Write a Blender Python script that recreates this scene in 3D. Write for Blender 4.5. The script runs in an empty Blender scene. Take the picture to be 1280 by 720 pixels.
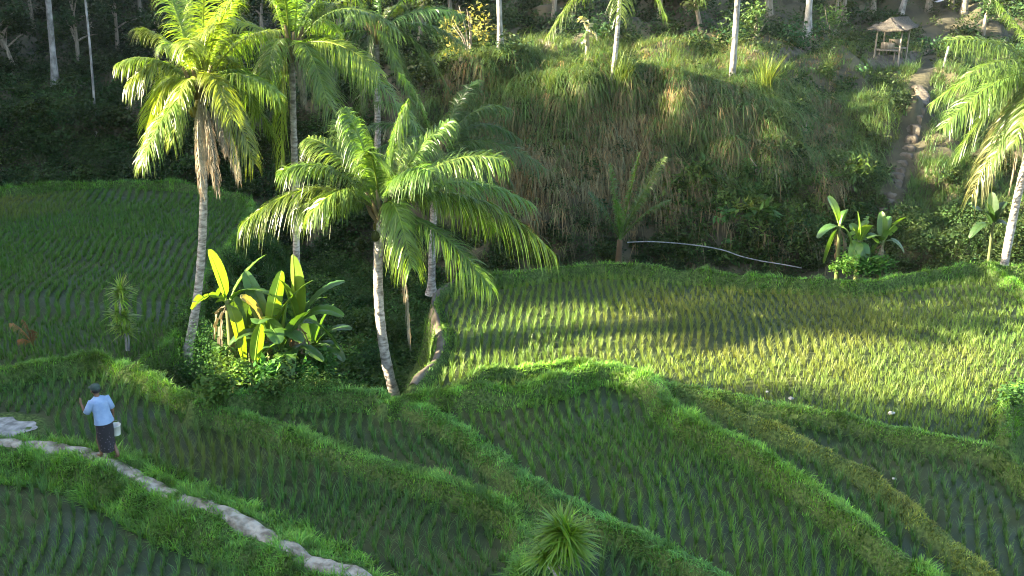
import bpy, math, random
import numpy as np
from mathutils import Vector, Matrix
R = math.radians
rng = np.random.default_rng(11)
random.seed(5)
sc = bpy.context.scene
COL = sc.collection

# ---------------------------------------------------------------- camera, sky, sun, exposure
CAMZ, PITCH, F = 11.5, R(20), 1372.0
cam = bpy.data.cameras.new("camera"); camo = bpy.data.objects.new("camera", cam); COL.objects.link(camo)
camo.location = (0, 0, CAMZ); camo.rotation_euler = (R(90) - PITCH, 0, 0)
cam.sensor_width = 36; cam.lens = 36 * F / 1280; cam.clip_end = 2000
sc.camera = camo
SUN_EL, SUN_K = R(20), 0.10          # light comes from the left, a little from behind the camera
sdir = Vector((-1, -SUN_K, math.tan(SUN_EL) * math.hypot(1, SUN_K))).normalized()
world = bpy.data.worlds.new("World"); sc.world = world; world.use_nodes = True
wn = world.node_tree.nodes; wn.clear()
sky = wn.new("ShaderNodeTexSky"); sky.sky_type = 'NISHITA'; sky.sun_disc = False
sky.sun_elevation = SUN_EL; sky.sun_rotation = math.atan2(sdir.x, sdir.y)
sky.air_density = 1.0; sky.dust_density = 2.0; sky.ozone_density = 0.6
bg = wn.new("ShaderNodeBackground"); bg.inputs[1].default_value = 0.075
wo = wn.new("ShaderNodeOutputWorld")
world.node_tree.links.new(sky.outputs[0], bg.inputs[0]); world.node_tree.links.new(bg.outputs[0], wo.inputs[0])
sl = bpy.data.lights.new("sun", 'SUN'); slo = bpy.data.objects.new("sun", sl); COL.objects.link(slo)
sl.energy = 5.0; sl.angle = R(0.5); sl.color = (1.0, 0.86, 0.62)
slo.rotation_euler = sdir.to_track_quat('Z', 'Y').to_euler()
sc.view_settings.view_transform = 'Standard'; sc.view_settings.look = 'None'
sc.view_settings.exposure = 3.8; sc.view_settings.gamma = 1
sc.render.engine = 'CYCLES'
sc.cycles.use_denoising = True; sc.cycles.filter_width = 1.0
sc.cycles.max_bounces = 6; sc.cycles.transparent_max_bounces = 4; sc.cycles.transmission_bounces = 3
sc.cycles.diffuse_bounces = 3; sc.cycles.glossy_bounces = 2

# ---------------------------------------------------------------- pixel <-> world helpers (1280x720 photo)
CP, SP = math.cos(PITCH), math.sin(PITCH)
def ray(px, py):
    a = (px - 640) / F; b = (360 - py) / F
    return np.array([a, CP + b * SP, -SP + b * CP])
def at_y(px, py, Y):
    r = ray(px, py); return Vector((r[0] * Y / r[1], Y, CAMZ + r[2] * Y / r[1]))
def at_z(px, py, z):
    r = ray(px, py); t = (z - CAMZ) / r[2]; return Vector((r[0] * t, r[1] * t, z))
def proj(P):
    P = np.asarray(P, float); d = P - np.array([0, 0, CAMZ])
    f = d[..., 1] * CP - d[..., 2] * SP; u = d[..., 1] * SP + d[..., 2] * CP
    return 640 + F * d[..., 0] / f, 360 - F * u / f

# ---------------------------------------------------------------- mesh helpers
def link(o, parent=None):
    COL.objects.link(o)
    if parent is not None:
        o.parent = parent; o.matrix_parent_inverse = Matrix.Identity(4)
    return o
def tag(o, label=None, cat=None, group=None, kind=None):
    if label: o['label'] = label
    if cat: o['category'] = cat
    if group: o['group'] = group
    if kind: o['kind'] = kind
    return o
def thing(name, loc, label, cat, group=None):
    o = bpy.data.objects.new(name, None); o.location = loc; o.empty_display_size = .2
    COL.objects.link(o); return tag(o, label, cat, group)
def np_mesh(name, V, Q, mat, parent=None, col=None, smooth=False, origin=None, attrs=None):
    """V (n,3) world coordinates, Q (m,4) quads"""
    V = np.asarray(V, np.float32).reshape(-1, 3)
    if origin is not None: V = V - np.asarray(origin, np.float32)
    Q = np.asarray(Q, np.int32)
    me = bpy.data.meshes.new(name)
    k = Q.shape[1]
    me.vertices.add(len(V)); me.vertices.foreach_set('co', V.ravel())
    me.loops.add(Q.size); me.loops.foreach_set('vertex_index', Q.ravel())
    me.polygons.add(len(Q)); me.polygons.foreach_set('loop_start', np.arange(0, Q.size, k, dtype=np.int32))
    me.polygons.foreach_set('loop_total', np.full(len(Q), k, np.int32))
    if smooth: me.polygons.foreach_set('use_smooth', np.ones(len(Q), bool))
    me.update(calc_edges=True)
    if col is not None:
        c = np.ones((len(V), 4), np.float32); c[:, :3] = col
        a = me.attributes.new('tint', 'FLOAT_COLOR', 'POINT'); a.data.foreach_set('color', c.ravel())
    for n_, arr in (attrs or {}).items():
        a = me.attributes.new(n_, 'FLOAT', 'POINT'); a.data.foreach_set('value', np.asarray(arr, np.float32).ravel())
    me.materials.append(mat)
    return link(bpy.data.objects.new(name, me), parent)
class MB:
    """collects pieces (quads) into one mesh"""
    def __init__(s): s.V = []; s.Q = []; s.C = []; s.n = 0
    def add(s, V, Q, col=None):
        V = np.asarray(V, float).reshape(-1, 3); Q = np.asarray(Q, int)
        s.V.append(V); s.Q.append(Q + s.n); s.n += len(V)
        c = np.zeros((len(V), 3)); c[:] = (0.1, 0.1, 0.1) if col is None else col
        s.C.append(c)
    def build(s, name, mat, parent=None, smooth=False, origin=None):
        return np_mesh(name, np.concatenate(s.V), np.concatenate(s.Q), mat, parent, np.concatenate(s.C), smooth, origin)
    def tube(s, pts, rad, n=8, col=None, cap=True):
        pts = np.asarray([tuple(p) for p in pts], float); m = len(pts)
        rad = np.full(m, rad) if np.isscalar(rad) else np.asarray(rad, float)
        T = np.gradient(pts, axis=0); T /= np.linalg.norm(T, axis=1, keepdims=True) + 1e-9
        ref = np.array([0, 1., 0]) if abs(T[0][1]) < .8 else np.array([1., 0, 0])
        A = np.cross(T, ref); A /= np.linalg.norm(A, axis=1, keepdims=True); B = np.cross(T, A)
        th = np.linspace(0, 2 * np.pi, n, endpoint=False)
        V = (pts[:, None] + rad[:, None, None] * (np.cos(th)[None, :, None] * A[:, None] + np.sin(th)[None, :, None] * B[:, None])).reshape(-1, 3)
        i = np.arange(m - 1)[:, None] * n; j = np.arange(n)[None]; j2 = (j + 1) % n
        Q = np.stack([i + j, i + j2, i + n + j2, i + n + j], -1).reshape(-1, 4)
        if cap and n % 2 == 0:
            e = []
            for b in (0, (m - 1) * n):
                for q in range(n // 2 - 1): e.append([b + q, b + q + 1, b + n - 2 - q, b + n - 1 - q])
            Q = np.concatenate([Q, e])
        s.add(V, Q, col)
    def box(s, c, size, rot=None, col=None):
        h = np.asarray(size, float) / 2
        V = np.array([[x, y, z] for x in (-1, 1) for y in (-1, 1) for z in (-1, 1)]) * h
        if rot is not None: V = V @ np.array(rot).T
        s.add(V + np.asarray(tuple(c)), [[0, 1, 3, 2], [4, 6, 7, 5], [0, 4, 5, 1], [2, 3, 7, 6], [0, 2, 6, 4], [1, 5, 7, 3]], col)
def ribbons(base, d, up, L, reach, droop, width, K=2, taper=.1, side=None):
    """N blades: base (N,3); d (N,3) heading; grows up*L, leans reach along d, falls by droop. returns V,Q"""
    N = len(base); t = np.linspace(0, 1, K + 1)
    L = np.broadcast_to(L, N); reach = np.broadcast_to(reach, N); droop = np.broadcast_to(droop, N); width = np.broadcast_to(width, N)
    P = base[:, None] + up[:, None] * (L[:, None] * (t - 0))[..., None] + d[:, None] * (reach[:, None] * t ** 1.6)[..., None]
    P[..., 2] -= droop[:, None] * t ** 2.2
    if side is None: side = np.cross(d, up)
    side = side / (np.linalg.norm(side, axis=1, keepdims=True) + 1e-9)
    w = (1 - (1 - taper) * t ** 1.5)[None] * width[:, None] * .5
    V = np.stack([P - side[:, None] * w[..., None], P + side[:, None] * w[..., None]], 2).reshape(-1, 3)
    i = (np.arange(N) * (K + 1) * 2)[:, None] + (np.arange(K) * 2)[None]
    return V, np.stack([i, i + 1, i + 3, i + 2], -1).reshape(-1, 4)
def rdir(n):
    a = rng.uniform(0, 2 * np.pi, n); return np.stack([np.cos(a), np.sin(a), np.zeros(n)], -1)
UPS = lambda n: np.tile(np.array([0, 0, 1.]), (n, 1))
def vary(c, n, s=.18, hue=.1):
    c = np.asarray(c, float) * np.exp(rng.normal(0, s, (n, 1))); h = rng.normal(0, hue, (n, 1))
    return np.clip(c * np.concatenate([1 + h, np.ones((n, 1)), 1 - h * .5], 1), .004, .8)
def leaves(cent, size, col, aspect=.5, nrm=None, flat=.5):
    """diamond leaves at cent (N,3) with random orientation"""
    N = len(cent)
    a = rng.normal(0, 1, (N, 3)); a[:, 2] *= flat; a[:, 2] -= .25; a /= np.linalg.norm(a, axis=1, keepdims=True)
    b = np.cross(a, rng.normal(0, 1, (N, 3)) * np.array([.5, .5, 1.5])); b /= np.linalg.norm(b, axis=1, keepdims=True) + 1e-9
    s = np.broadcast_to(size, N)[:, None]
    n = np.cross(a, b)
    V = np.stack([cent, cent + a * s * .5 + b * s * aspect * .5 + n * s * .08, cent + a * s - n * s * .1, cent + a * s * .5 - b * s * aspect * .5 + n * s * .08], 1).reshape(-1, 3)
    return V, (np.arange(N) * 4)[:, None] + np.arange(4)[None], np.repeat(col, 4, 0)
def blob(c, r, n, shell=.55):
    """points through a lumpy ellipsoid, denser near its skin"""
    d = rng.normal(0, 1, (n, 3)); d /= np.linalg.norm(d, axis=1, keepdims=True)
    q = rng.uniform(0, 1, n) ** .45; q = shell * q + (1 - shell) * rng.uniform(0, 1, n)
    lump = 1 + .22 * np.sin(d[:, 0] * 5 + c[0] * 3) * np.cos(d[:, 2] * 6 + c[1]) + .12 * np.sin(d[:, 1] * 9 + c[2])
    return np.asarray(c) + d * (q * lump)[:, None] * np.asarray(r)

# ---------------------------------------------------------------- materials
def newmat(name):
    m = bpy.data.materials.new(name); m.use_nodes = True; m.node_tree.nodes.clear()
    return m, m.node_tree.nodes, m.node_tree.links
def leafmat(name, trans=.4, rough=.45, spec=.35, tcol=(1.25, 1.15, .45)):
    m, n, l = newmat(name)
    at = n.new("ShaderNodeAttribute"); at.attribute_name = 'tint'
    tc = n.new("ShaderNodeTexCoord"); nz = n.new("ShaderNodeTexNoise"); nz.inputs['Scale'].default_value = 3.5
    l.new(tc.outputs['Object'], nz.inputs['Vector'])
    hv = n.new("ShaderNodeHueSaturation"); mr = n.new("ShaderNodeMapRange"); mr.inputs[1].default_value = .3; mr.inputs[2].default_value = .7
    mr.inputs[3].default_value = .8; mr.inputs[4].default_value = 1.22
    l.new(nz.outputs['Fac'], mr.inputs[0]); l.new(mr.outputs[0], hv.inputs['Value']); l.new(at.outputs['Color'], hv.inputs['Color'])
    p = n.new("ShaderNodeBsdfPrincipled"); p.inputs['Roughness'].default_value = rough; p.inputs['Specular IOR Level'].default_value = spec
    l.new(hv.outputs[0], p.inputs['Base Color'])
    t = n.new("ShaderNodeBsdfTranslucent"); mu = n.new("ShaderNodeMix"); mu.data_type = 'RGBA'; mu.blend_type = 'MULTIPLY'; mu.inputs[0].default_value = 1
    l.new(hv.outputs[0], mu.inputs[6]); mu.inputs[7].default_value = (*tcol, 1); l.new(mu.outputs[2], t.inputs[0])
    mx = n.new("ShaderNodeMixShader"); mx.inputs[0].default_value = trans
    l.new(p.outputs[0], mx.inputs[1]); l.new(t.outputs[0], mx.inputs[2])
    o = n.new("ShaderNodeOutputMaterial"); l.new(mx.outputs[0], o.inputs[0]); return m
def surf(name, c1, c2, scale=4, rough=.8, bump=.3, spec=.3, detail=6, bscale=None, stretch=(1, 1, 1), metal=0, lo=.35, hi=.65):
    m, n, l = newmat(name)
    tc = n.new("ShaderNodeTexCoord"); mp = n.new("ShaderNodeMapping"); mp.inputs['Scale'].default_value = stretch
    l.new(tc.outputs['Object'], mp.inputs[0])
    nz = n.new("ShaderNodeTexNoise"); nz.inputs['Scale'].default_value = scale; nz.inputs['Detail'].default_value = detail
    l.new(mp.outputs[0], nz.inputs['Vector'])
    cr = n.new("ShaderNodeValToRGB"); cr.color_ramp.elements[0].color = (*c1, 1); cr.color_ramp.elements[1].color = (*c2, 1)
    cr.color_ramp.elements[0].position = lo; cr.color_ramp.elements[1].position = hi
    l.new(nz.outputs['Fac'], cr.inputs[0])
    p = n.new("ShaderNodeBsdfPrincipled"); p.inputs['Roughness'].default_value = rough; p.inputs['Specular IOR Level'].default_value = spec
    p.inputs['Metallic'].default_value = metal
    l.new(cr.outputs[0], p.inputs['Base Color'])
    if bump:
        n2 = n.new("ShaderNodeTexNoise"); n2.inputs['Scale'].default_value = bscale or scale * 3; n2.inputs['Detail'].default_value = 5
        l.new(mp.outputs[0], n2.inputs['Vector'])
        b = n.new("ShaderNodeBump"); b.inputs['Strength'].default_value = bump; b.inputs['Distance'].default_value = .05
        l.new(n2.outputs['Fac'], b.inputs['Height']); l.new(b.outputs[0], p.inputs['Normal'])
    o = n.new("ShaderNodeOutputMaterial"); l.new(p.outputs[0], o.inputs[0]); return m
M_rice = leafmat('rice_leaf', .38, .5, .3)
M_grass = leafmat('grass_blade', .42, .5, .3)
M_leaf = leafmat('bush_leaf', .38, .6, .15)
M_palm = leafmat('palm_leaflet', .5, .33, .5, (1.25, 1.35, .35))
M_banana = leafmat('banana_leaf', .42, .35, .5, (1.35, 1.2, .25))
M_dry = leafmat('dry_leaf', .25, .8, .15, (1.1, .9, .6))
M_bark = surf('palm_bark', (.13, .11, .085), (.42, .38, .32), 6, .85, .7, stretch=(1, 1, 2.5), bscale=14)
M_pale = surf('pale_bark', (.1, .092, .078), (.3, .285, .25), 5, .85, .4, stretch=(1, 1, .6))
M_wood = surf('weathered_wood', (.12, .1, .07), (.26, .22, .16), 5, .85, .4, stretch=(4, 4, .5))
M_path = surf('pale_mud_path', (.1, .085, .06), (.27, .25, .2), 5, .85, 1, bscale=12, lo=.36, hi=.62, detail=9)
M_steps = surf('earth_steps', (.04, .032, .022), (.1, .085, .062), 3, .9, .6, bscale=10)
M_hill = surf('hill_earth', (.03, .028, .016), (.075, .066, .034), .8, .95, .8, bscale=5)
# paddies and banks share one sheet: mud where it is flooded, turf soil elsewhere
def ground_mat():
    m, n, l = newmat('terrace_ground')
    a = n.new("ShaderNodeAttribute"); a.attribute_name = 'wet'
    tc = n.new("ShaderNodeTexCoord")
    nz = n.new("ShaderNodeTexNoise"); nz.inputs['Scale'].default_value = .55; nz.inputs['Detail'].default_value = 8
    l.new(tc.outputs['Object'], nz.inputs['Vector'])
    n2 = n.new("ShaderNodeTexNoise"); n2.inputs['Scale'].default_value = 16; n2.inputs['Detail'].default_value = 8
    l.new(tc.outputs['Object'], n2.inputs['Vector'])
    mud = n.new("ShaderNodeValToRGB"); mud.color_ramp.elements[0].color = (.014, .026, .009, 1); mud.color_ramp.elements[1].color = (.042, .05, .02, 1)
    mud.color_ramp.elements[0].position = .35; mud.color_ramp.elements[1].position = .68
    l.new(nz.outputs['Fac'], mud.inputs[0])
    tur = n.new("ShaderNodeValToRGB"); tur.color_ramp.elements[0].color = (.018, .035, .008, 1); tur.color_ramp.elements[1].color = (.07, .105, .028, 1); tur.color_ramp.elements[0].position = .35; tur.color_ramp.elements[1].position = .66
    l.new(n2.outputs['Fac'], tur.inputs[0])
    mx = n.new("ShaderNodeMix"); mx.data_type = 'RGBA'; l.new(a.outputs['Fac'], mx.inputs[0]); l.new(tur.outputs[0], mx.inputs[6]); l.new(mud.outputs[0], mx.inputs[7])
    p = n.new("ShaderNodeBsdfPrincipled"); l.new(mx.outputs[2], p.inputs['Base Color'])
    # flooded ground shines in pools
    rr = n.new("ShaderNodeMapRange"); rr.inputs[1].default_value = .42; rr.inputs[2].default_value = .58; rr.inputs[3].default_value = .38; rr.inputs[4].default_value = .8
    p.inputs['Specular IOR Level'].default_value = .1
    l.new(nz.outputs['Fac'], rr.inputs[0])
    rm = n.new("ShaderNodeMix"); l.new(a.outputs['Fac'], rm.inputs[0]); rm.inputs[2].default_value = .9; l.new(rr.outputs[0], rm.inputs[3]); l.new(rm.outputs[0], p.inputs['Roughness'])
    b = n.new("ShaderNodeBump"); b.inputs['Distance'].default_value = .05; l.new(n2.outputs['Fac'], b.inputs['Height'])
    bs = n.new("ShaderNodeMapRange"); bs.inputs[3].default_value = .7; bs.inputs[4].default_value = .08; l.new(a.outputs['Fac'], bs.inputs[0]); l.new(bs.outputs[0], b.inputs['Strength'])
    l.new(b.outputs[0], p.inputs['Normal'])
    o = n.new("ShaderNodeOutputMaterial"); l.new(p.outputs[0], o.inputs[0]); return m
M_ground = ground_mat()

# ---------------------------------------------------------------- terraces: bunds (crest lines) and paddies
BUND = {  # name: (crest z, half width, pixel line)
 'A': (0.46, .52, [(-300, 475), (-60, 470), (0, 462), (60, 449), (110, 444), (150, 450), (200, 474), (260, 502), (330, 527), (400, 550), (480, 577), (560, 602), (610, 622), (648, 648), (660, 690), (655, 740), (660, 1000)]),
 'P': (0.32, .85, [(-300, 560), (-80, 560), (0, 560), (60, 563), (100, 569), (140, 582), (190, 606), (240, 632), (300, 655), (350, 680), (400, 710), (450, 745), (560, 1000)]),
 'B': (0.72, .5, [(240, 496), (310, 490), (400, 487), (470, 490), (530, 510), (590, 545), (640, 585), (700, 622), (760, 650), (830, 682), (900, 722), (960, 770), (1100, 1000)]),
 'C': (0.98, .5, [(480, 489), (515, 484), (580, 486), (650, 482), (700, 471), (740, 458), (785, 459), (816, 473), (834, 497), (864, 522), (915, 545), (980, 582), (1040, 625), (1090, 662), (1140, 700), (1190, 745), (1350, 1000)]),
 'U': (1.0, .35, [(560, 474), (620, 462), (680, 456), (736, 452)]),
 'D': (0.8, .42, [(830, 483), (870, 490), (920, 512), (1000, 548), (1060, 575), (1120, 615), (1170, 660), (1220, 702), (1270, 748), (1450, 1000)]),
 'E': (0.86, .42, [(830, 483), (900, 491), (980, 506), (1100, 530), (1200, 551), (1250, 562), (1290, 592), (1400, 650), (1700, 760)]),
 'F': (1.0, .45, [(575, 348), (610, 343), (680, 334), (760, 329), (850, 335), (940, 345), (1020, 348), (1075, 352), (1130, 343), (1200, 332), (1232, 331), (1330, 331), (1600, 335)]),
 'G': (0.95, .38, [(1232, 331), (1263, 348), (1290, 368), (1330, 400), (1345, 440), (1312, 468), (1266, 486), (1260, 548)]),
 'H': (0.85, .5, [(600, 344), (560, 356), (538, 374), (545, 400), (550, 420), (545, 445), (515, 480)]),
 'L': (0.2, .45, [(-300, 245), (0, 236), (100, 226), (200, 228), (280, 237), (318, 252), (300, 290), (262, 340), (225, 410), (200, 440), (170, 452)]),
}
def smooth_line(pts, step=.25):
    P = np.array([tuple(p) for p in pts])[:, :2]
    P = np.concatenate([[2 * P[0] - P[1]], P, [2 * P[-1] - P[-2]]])
    out = []
    for i in range(1, len(P) - 2):
        n = max(2, int(np.linalg.norm(P[i + 1] - P[i]) / step)); t = np.linspace(0, 1, n, endpoint=False)[:, None]
        a, b, c, d = P[i - 1:i + 3]
        out.append(.5 * (2 * b + (c - a) * t + (2 * a - 5 * b + 4 * c - d) * t ** 2 + (3 * b - a - 3 * c + d) * t ** 3))
    return np.concatenate(out + [P[-2:-1]])
BUND = {k: (z, w * (.9 if k == 'P' else .6), ln) for k, (z, w, ln) in BUND.items()}
BW = {k: smooth_line([at_z(px, py, z) for px, py in ln], .3) for k, (z, w, ln) in BUND.items()}
def seg(k, i0=None, i1=None):  # slice a bund by nearest to pixel points
    w = BW[k]; z = BUND[k][0]
    f = lambda p: int(np.argmin(np.linalg.norm(w - np.array(at_z(*p, z))[:2], axis=1)))
    a = 0 if i0 is None else f(i0); b = len(w) - 1 if i1 is None else f(i1)
    return w[a:b + 1] if a <= b else w[b:a + 1][::-1]
def w2(*pp, z=.3): return np.array([tuple(at_z(px, py, z))[:2] for px, py in pp])
cat = lambda *a: np.concatenate(a)
PADDY = {  # level, polygon
 'front':  (0.0, cat(BW['P'], w2((-300, 1000)))),
 'person': (0.05, cat(BW['A'], BW['P'][::-1])),
 'second': (0.34, cat(BW['B'], seg('A', (255, 500), None)[::-1])),
 'middle': (0.55, cat(BW['C'], BW['B'][BW['B'][:, 0] > BW['C'][0, 0]][::-1])),
 'narrow': (0.56, cat(BW['D'], seg('C', (818, 484), None)[::-1])),
 'lower':  (0.52, cat(BW['E'], w2((1700, 1000)), BW['D'][::-1])),
 'big':    (0.68, cat(seg('F', None, (1232, 331)), BW['G'], seg('E', (1250, 562), None)[:1], seg('E', None, (1250, 562))[::-1], seg('C', None, (818, 484))[::-1], BW['H'][::-1])),
 'corner': (0.7, cat(seg('F', (1232, 331), None), w2((1600, 480)), seg('G', None, (1345, 440))[::-1])),
 'left':   (-0.1, cat(BW['L'], seg('A', None, (170, 455))[::-1])),
}
def inpoly(X, Y, poly):
    r = np.zeros(X.shape, bool); n = len(poly); x0, y0 = poly[-1]
    sel = (X >= poly[:, 0].min()) & (X <= poly[:, 0].max()) & (Y >= poly[:, 1].min()) & (Y <= poly[:, 1].max())
    xs, ys = X[sel], Y[sel]; rr = np.zeros(xs.shape, bool)
    for x1, y1 in poly:
        if y0 != y1:
            c = ((y1 > ys) != (y0 > ys)) & (xs < (x0 - x1) * (ys - y1) / (y0 - y1) + x1); rr ^= c
        x0, y0 = x1, y1
    r[sel] = rr; return r
def dist(X, Y, line, vals=None):
    d = np.full(X.shape, 1e9); c = np.zeros(X.shape); q = 0
    for q, ((ax, ay), (bx, by)) in enumerate(zip(line[:-1], line[1:])):
        m = (np.abs(X - ax) < 2) & (np.abs(Y - ay) < 2)
        if not m.any(): continue
        vx, vy = bx - ax, by - ay; L2 = vx * vx + vy * vy + 1e-12
        t = np.clip(((X[m] - ax) * vx + (Y[m] - ay) * vy) / L2, 0, 1)
        e = np.hypot(X[m] - ax - t * vx, Y[m] - ay - t * vy)
        if vals is not None: c[m] = np.where(e < d[m], vals[q] * (1 - t) + vals[q + 1] * t, c[m])
        d[m] = np.minimum(d[m], e)
    return d if vals is None else (d, c)
def blur(A, r):
    for ax in (0, 1):
        for _ in range(2):
            P = np.pad(A, [(r + 1, r) if a == ax else (0, 0) for a in (0, 1)], mode='edge'); c = np.cumsum(P, axis=ax)
            n = A.shape[ax]; w = 2 * r + 1
            A = (np.take(c, range(w, w + n), ax) - np.take(c, range(0, n), ax)) / w
    return A
def vnoise(X, Y, s, seed=0):
    """cheap smooth value noise"""
    g = np.random.default_rng(seed).normal(0, 1, (64, 64)); x = X / s; y = Y / s
    xi = np.floor(x).astype(int); yi = np.floor(y).astype(int); fx = x - xi; fy = y - yi
    fx = fx * fx * (3 - 2 * fx); fy = fy * fy * (3 - 2 * fy); G = lambda a, b: g[a % 64, b % 64]
    return (G(xi, yi) * (1 - fx) + G(xi + 1, yi) * fx) * (1 - fy) + (G(xi, yi + 1) * (1 - fx) + G(xi + 1, yi + 1) * fx) * fy
DX = .1
gx = np.arange(-30, 26 + DX, DX); gy = np.arange(9, 52 + DX, DX)
GX, GY = np.meshgrid(gx, gy, indexing='ij')
level = np.full(GX.shape, .1); inside = np.zeros(GX.shape, bool); which = {}
for k, (z, poly) in PADDY.items():
    m = inpoly(GX, GY, poly); level[m] = z; inside |= m; which[k] = m
nearcam = GY < 19
gully = (~inside) & (~nearcam)
lv = blur(level, 3)
Z = lv + 0
bd = np.full(GX.shape, 1e9); crestmask = np.zeros(GX.shape)
for k, (cz, w, ln) in BUND.items():
    sl_ = np.concatenate([[0], np.cumsum(np.linalg.norm(np.diff(BW[k], axis=0), axis=1))])
    lo_ = {'B': .5, 'C': .72, 'D': .8, 'U': .75}.get(k, cz); cv = cz + (lo_ - cz) * np.clip(1 - sl_ / (2.2 if k == 'C' else 1.4), 0, 1) ** 1.5
    d, cz = dist(GX, GY, BW[k], cv); w = w * (1 + .12 * vnoise(GX, GY, .9, 3)); bd = np.minimum(bd, d / w)
    t = np.clip((d / w - .3) / .7, 0, 1); pr = 1 - t * t * (3 - 2 * t)
    Z = np.maximum(Z, lv + (cz + .05 * vnoise(GX, GY, .7, 9) - lv) * pr); crestmask = np.maximum(crestmask, pr)
gm = blur(gully.astype(float), 9); gdepth = np.clip((gm - .5) * 2, 0, 1)
gd2 = np.where(gully, gdepth, 0)
Z = Z - 2.4 * gd2 + .12 * vnoise(GX, GY, 1.1, 4) * gd2
wet = np.clip((bd - .9) / .2, 0, 1) * inside
POOL = np.array(at_z(-6, 537, .12))[:2]
pd = np.hypot((GX - POOL[0]) / 1.0, (GY - POOL[1]) / .8)
Z = np.where(pd < 1.15, np.maximum(Z * np.clip(pd - .15, 0, 1) , .10), Z); wet = wet * np.clip((pd - 1.0) * 4, 0, 1)
Z += np.where(inside, .015 * vnoise(GX, GY, .35, 6), .03 * vnoise(GX, GY, .3, 7))
def zat(x, y, A=None):
    A = Z if A is None else A
    fx = np.clip((np.asarray(x) - gx[0]) / DX, 0, len(gx) - 2); fy = np.clip((np.asarray(y) - gy[0]) / DX, 0, len(gy) - 2)
    i = fx.astype(int); j = fy.astype(int); u = fx - i; v = fy - j
    return (A[i, j] * (1 - u) + A[i + 1, j] * u) * (1 - v) + (A[i, j + 1] * (1 - u) + A[i + 1, j + 1] * u) * v
# the sheet carries on, coarser, far past the frame
ex = np.concatenate([[-220, -160, -110, -70, -42], gx, [32, 45, 80, 140, 220]]); ey = np.concatenate([[-120, -80, -40, -10, 3], gy, [60, 80, 110, 160, 220]])
Zf = np.pad(Z, 5, mode='edge'); Wf = np.pad(wet, 5, mode='constant')
EX, EY = np.meshgrid(ex, ey, indexing='ij')
ni, nj = EX.shape
ii = (np.arange(ni - 1)[:, None] * nj + np.arange(nj - 1)[None]).ravel()
ground = np_mesh('ground', np.stack([EX, EY, Zf], -1), np.stack([ii, ii + nj, ii + nj + 1, ii + 1], -1), M_ground, smooth=True, attrs={'wet': Wf})
tag(ground, 'terraced ground of flooded mud paddies and turf banks', kind='structure')

# ---------------------------------------------------------------- the hill beyond the gully: a net of profiles (photo column, then rows from foot to far top)
HPX = [-420, -150, 0, 150, 300, 430, 560, 680, 780, 880, 980, 1060, 1140, 1220, 1320, 1480, 1750]
def hrow(a): return a
HP = {  # column: list of (py, depth) for foot .. top of the visible hill
 -420: [(250, 45.5), (215, 47.5), (160, 49), (120, 52), (90, 57), (20, 66)],
 -150: [(245, 45.5), (212, 47.5), (158, 49), (118, 52), (85, 57), (15, 66)],
    0: [(243, 45.8), (210, 47.5), (155, 49), (115, 52), (80, 57), (10, 66)],
  150: [(235, 45.8), (205, 47.5), (150, 49), (112, 52), (75, 57), (5, 66)],
  300: [(270, 44.5), (215, 46.5), (150, 48), (105, 50.5), (70, 56), (0, 66)],
  430: [(320, 40.5), (240, 43), (150, 45.5), (90, 48), (60, 54), (0, 64)],
  560: [(325, 38.8), (250, 40.6), (160, 42.2), (82, 43.8), (58, 49), (0, 58)],
  680: [(330, 38.2), (250, 39.6), (160, 41.2), (80, 42.8), (62, 47), (0, 55)],
  780: [(330, 38.2), (255, 39.6), (170, 41.2), (98, 42.6), (72, 46.5), (0, 55)],
  880: [(335, 38.2), (260, 39.6), (180, 41.4), (112, 43), (80, 47), (-2, 58)],
  980: [(340, 38.2), (265, 39.8), (190, 42), (118, 44.8), (68, 51), (10, 62)],
 1060: [(340, 38.2), (275, 40), (205, 42.6), (140, 46), (76, 53), (30, 63)],
 1140: [(335, 38.2), (280, 40), (215, 42.6), (150, 46), (78, 54), (30, 66)],
 1220: [(335, 37.6), (285, 39.8), (220, 42.6), (160, 46), (95, 53), (30, 66)],
 1320: [(335, 37.6), (285, 39.8), (220, 42.6), (160, 46), (100, 53), (30, 66)],
 1480: [(335, 37.6), (285, 39.8), (220, 42.6), (160, 46), (100, 53), (30, 66)],
 1750: [(335, 37.6), (285, 39.8), (220, 42.6), (160, 46), (100, 53), (30, 66)],
}
net = []
for px in HPX:
    pts = [at_y(px, py, Y) for py, Y in HP[px]]
    p0 = pts[0]; foot = Vector((p0.x, p0.y - 1.2, p0.z - 1.6))
    top = pts[-1]; ext = [Vector((top.x * 1.15, top.y + 12, top.z + 5.5)), Vector((top.x * 1.4, top.y + 35, top.z + 17)), Vector((top.x * 2.2, top.y + 90, top.z + 42))]
    net.append([tuple(q) for q in [foot] + pts + ext])
net = np.array(net)
def cr(A, m):
    """Catmull-Rom along axis 0, m pieces per span"""
    P = np.concatenate([[2 * A[0] - A[1]], A, [2 * A[-1] - A[-2]]]); out = []
    for i in range(1, len(P) - 2):
        for t in np.linspace(0, 1, m, endpoint=False):
            a, b, c, d = P[i - 1:i + 3]; out.append(.5 * (2 * b + (c - a) * t + (2 * a - 5 * b + 4 * c - d) * t * t + (3 * b - a - 3 * c + d) * t ** 3))
    return np.array(out + [A[-1]])
HV = cr(net, 16); HV = np.swapaxes(cr(np.swapaxes(HV, 0, 1), 14), 0, 1)
hi, hj = HV.shape[:2]
fade = np.clip((np.arange(hj) / 14 - .5) / 1.0, 0, 1)[None]
HV[..., 2] += fade * (.38 * vnoise(HV[..., 0], HV[..., 1] + HV[..., 2], 1.7, 21) + .16 * vnoise(HV[..., 0], HV[..., 1] + HV[..., 2], .7, 22))
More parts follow.
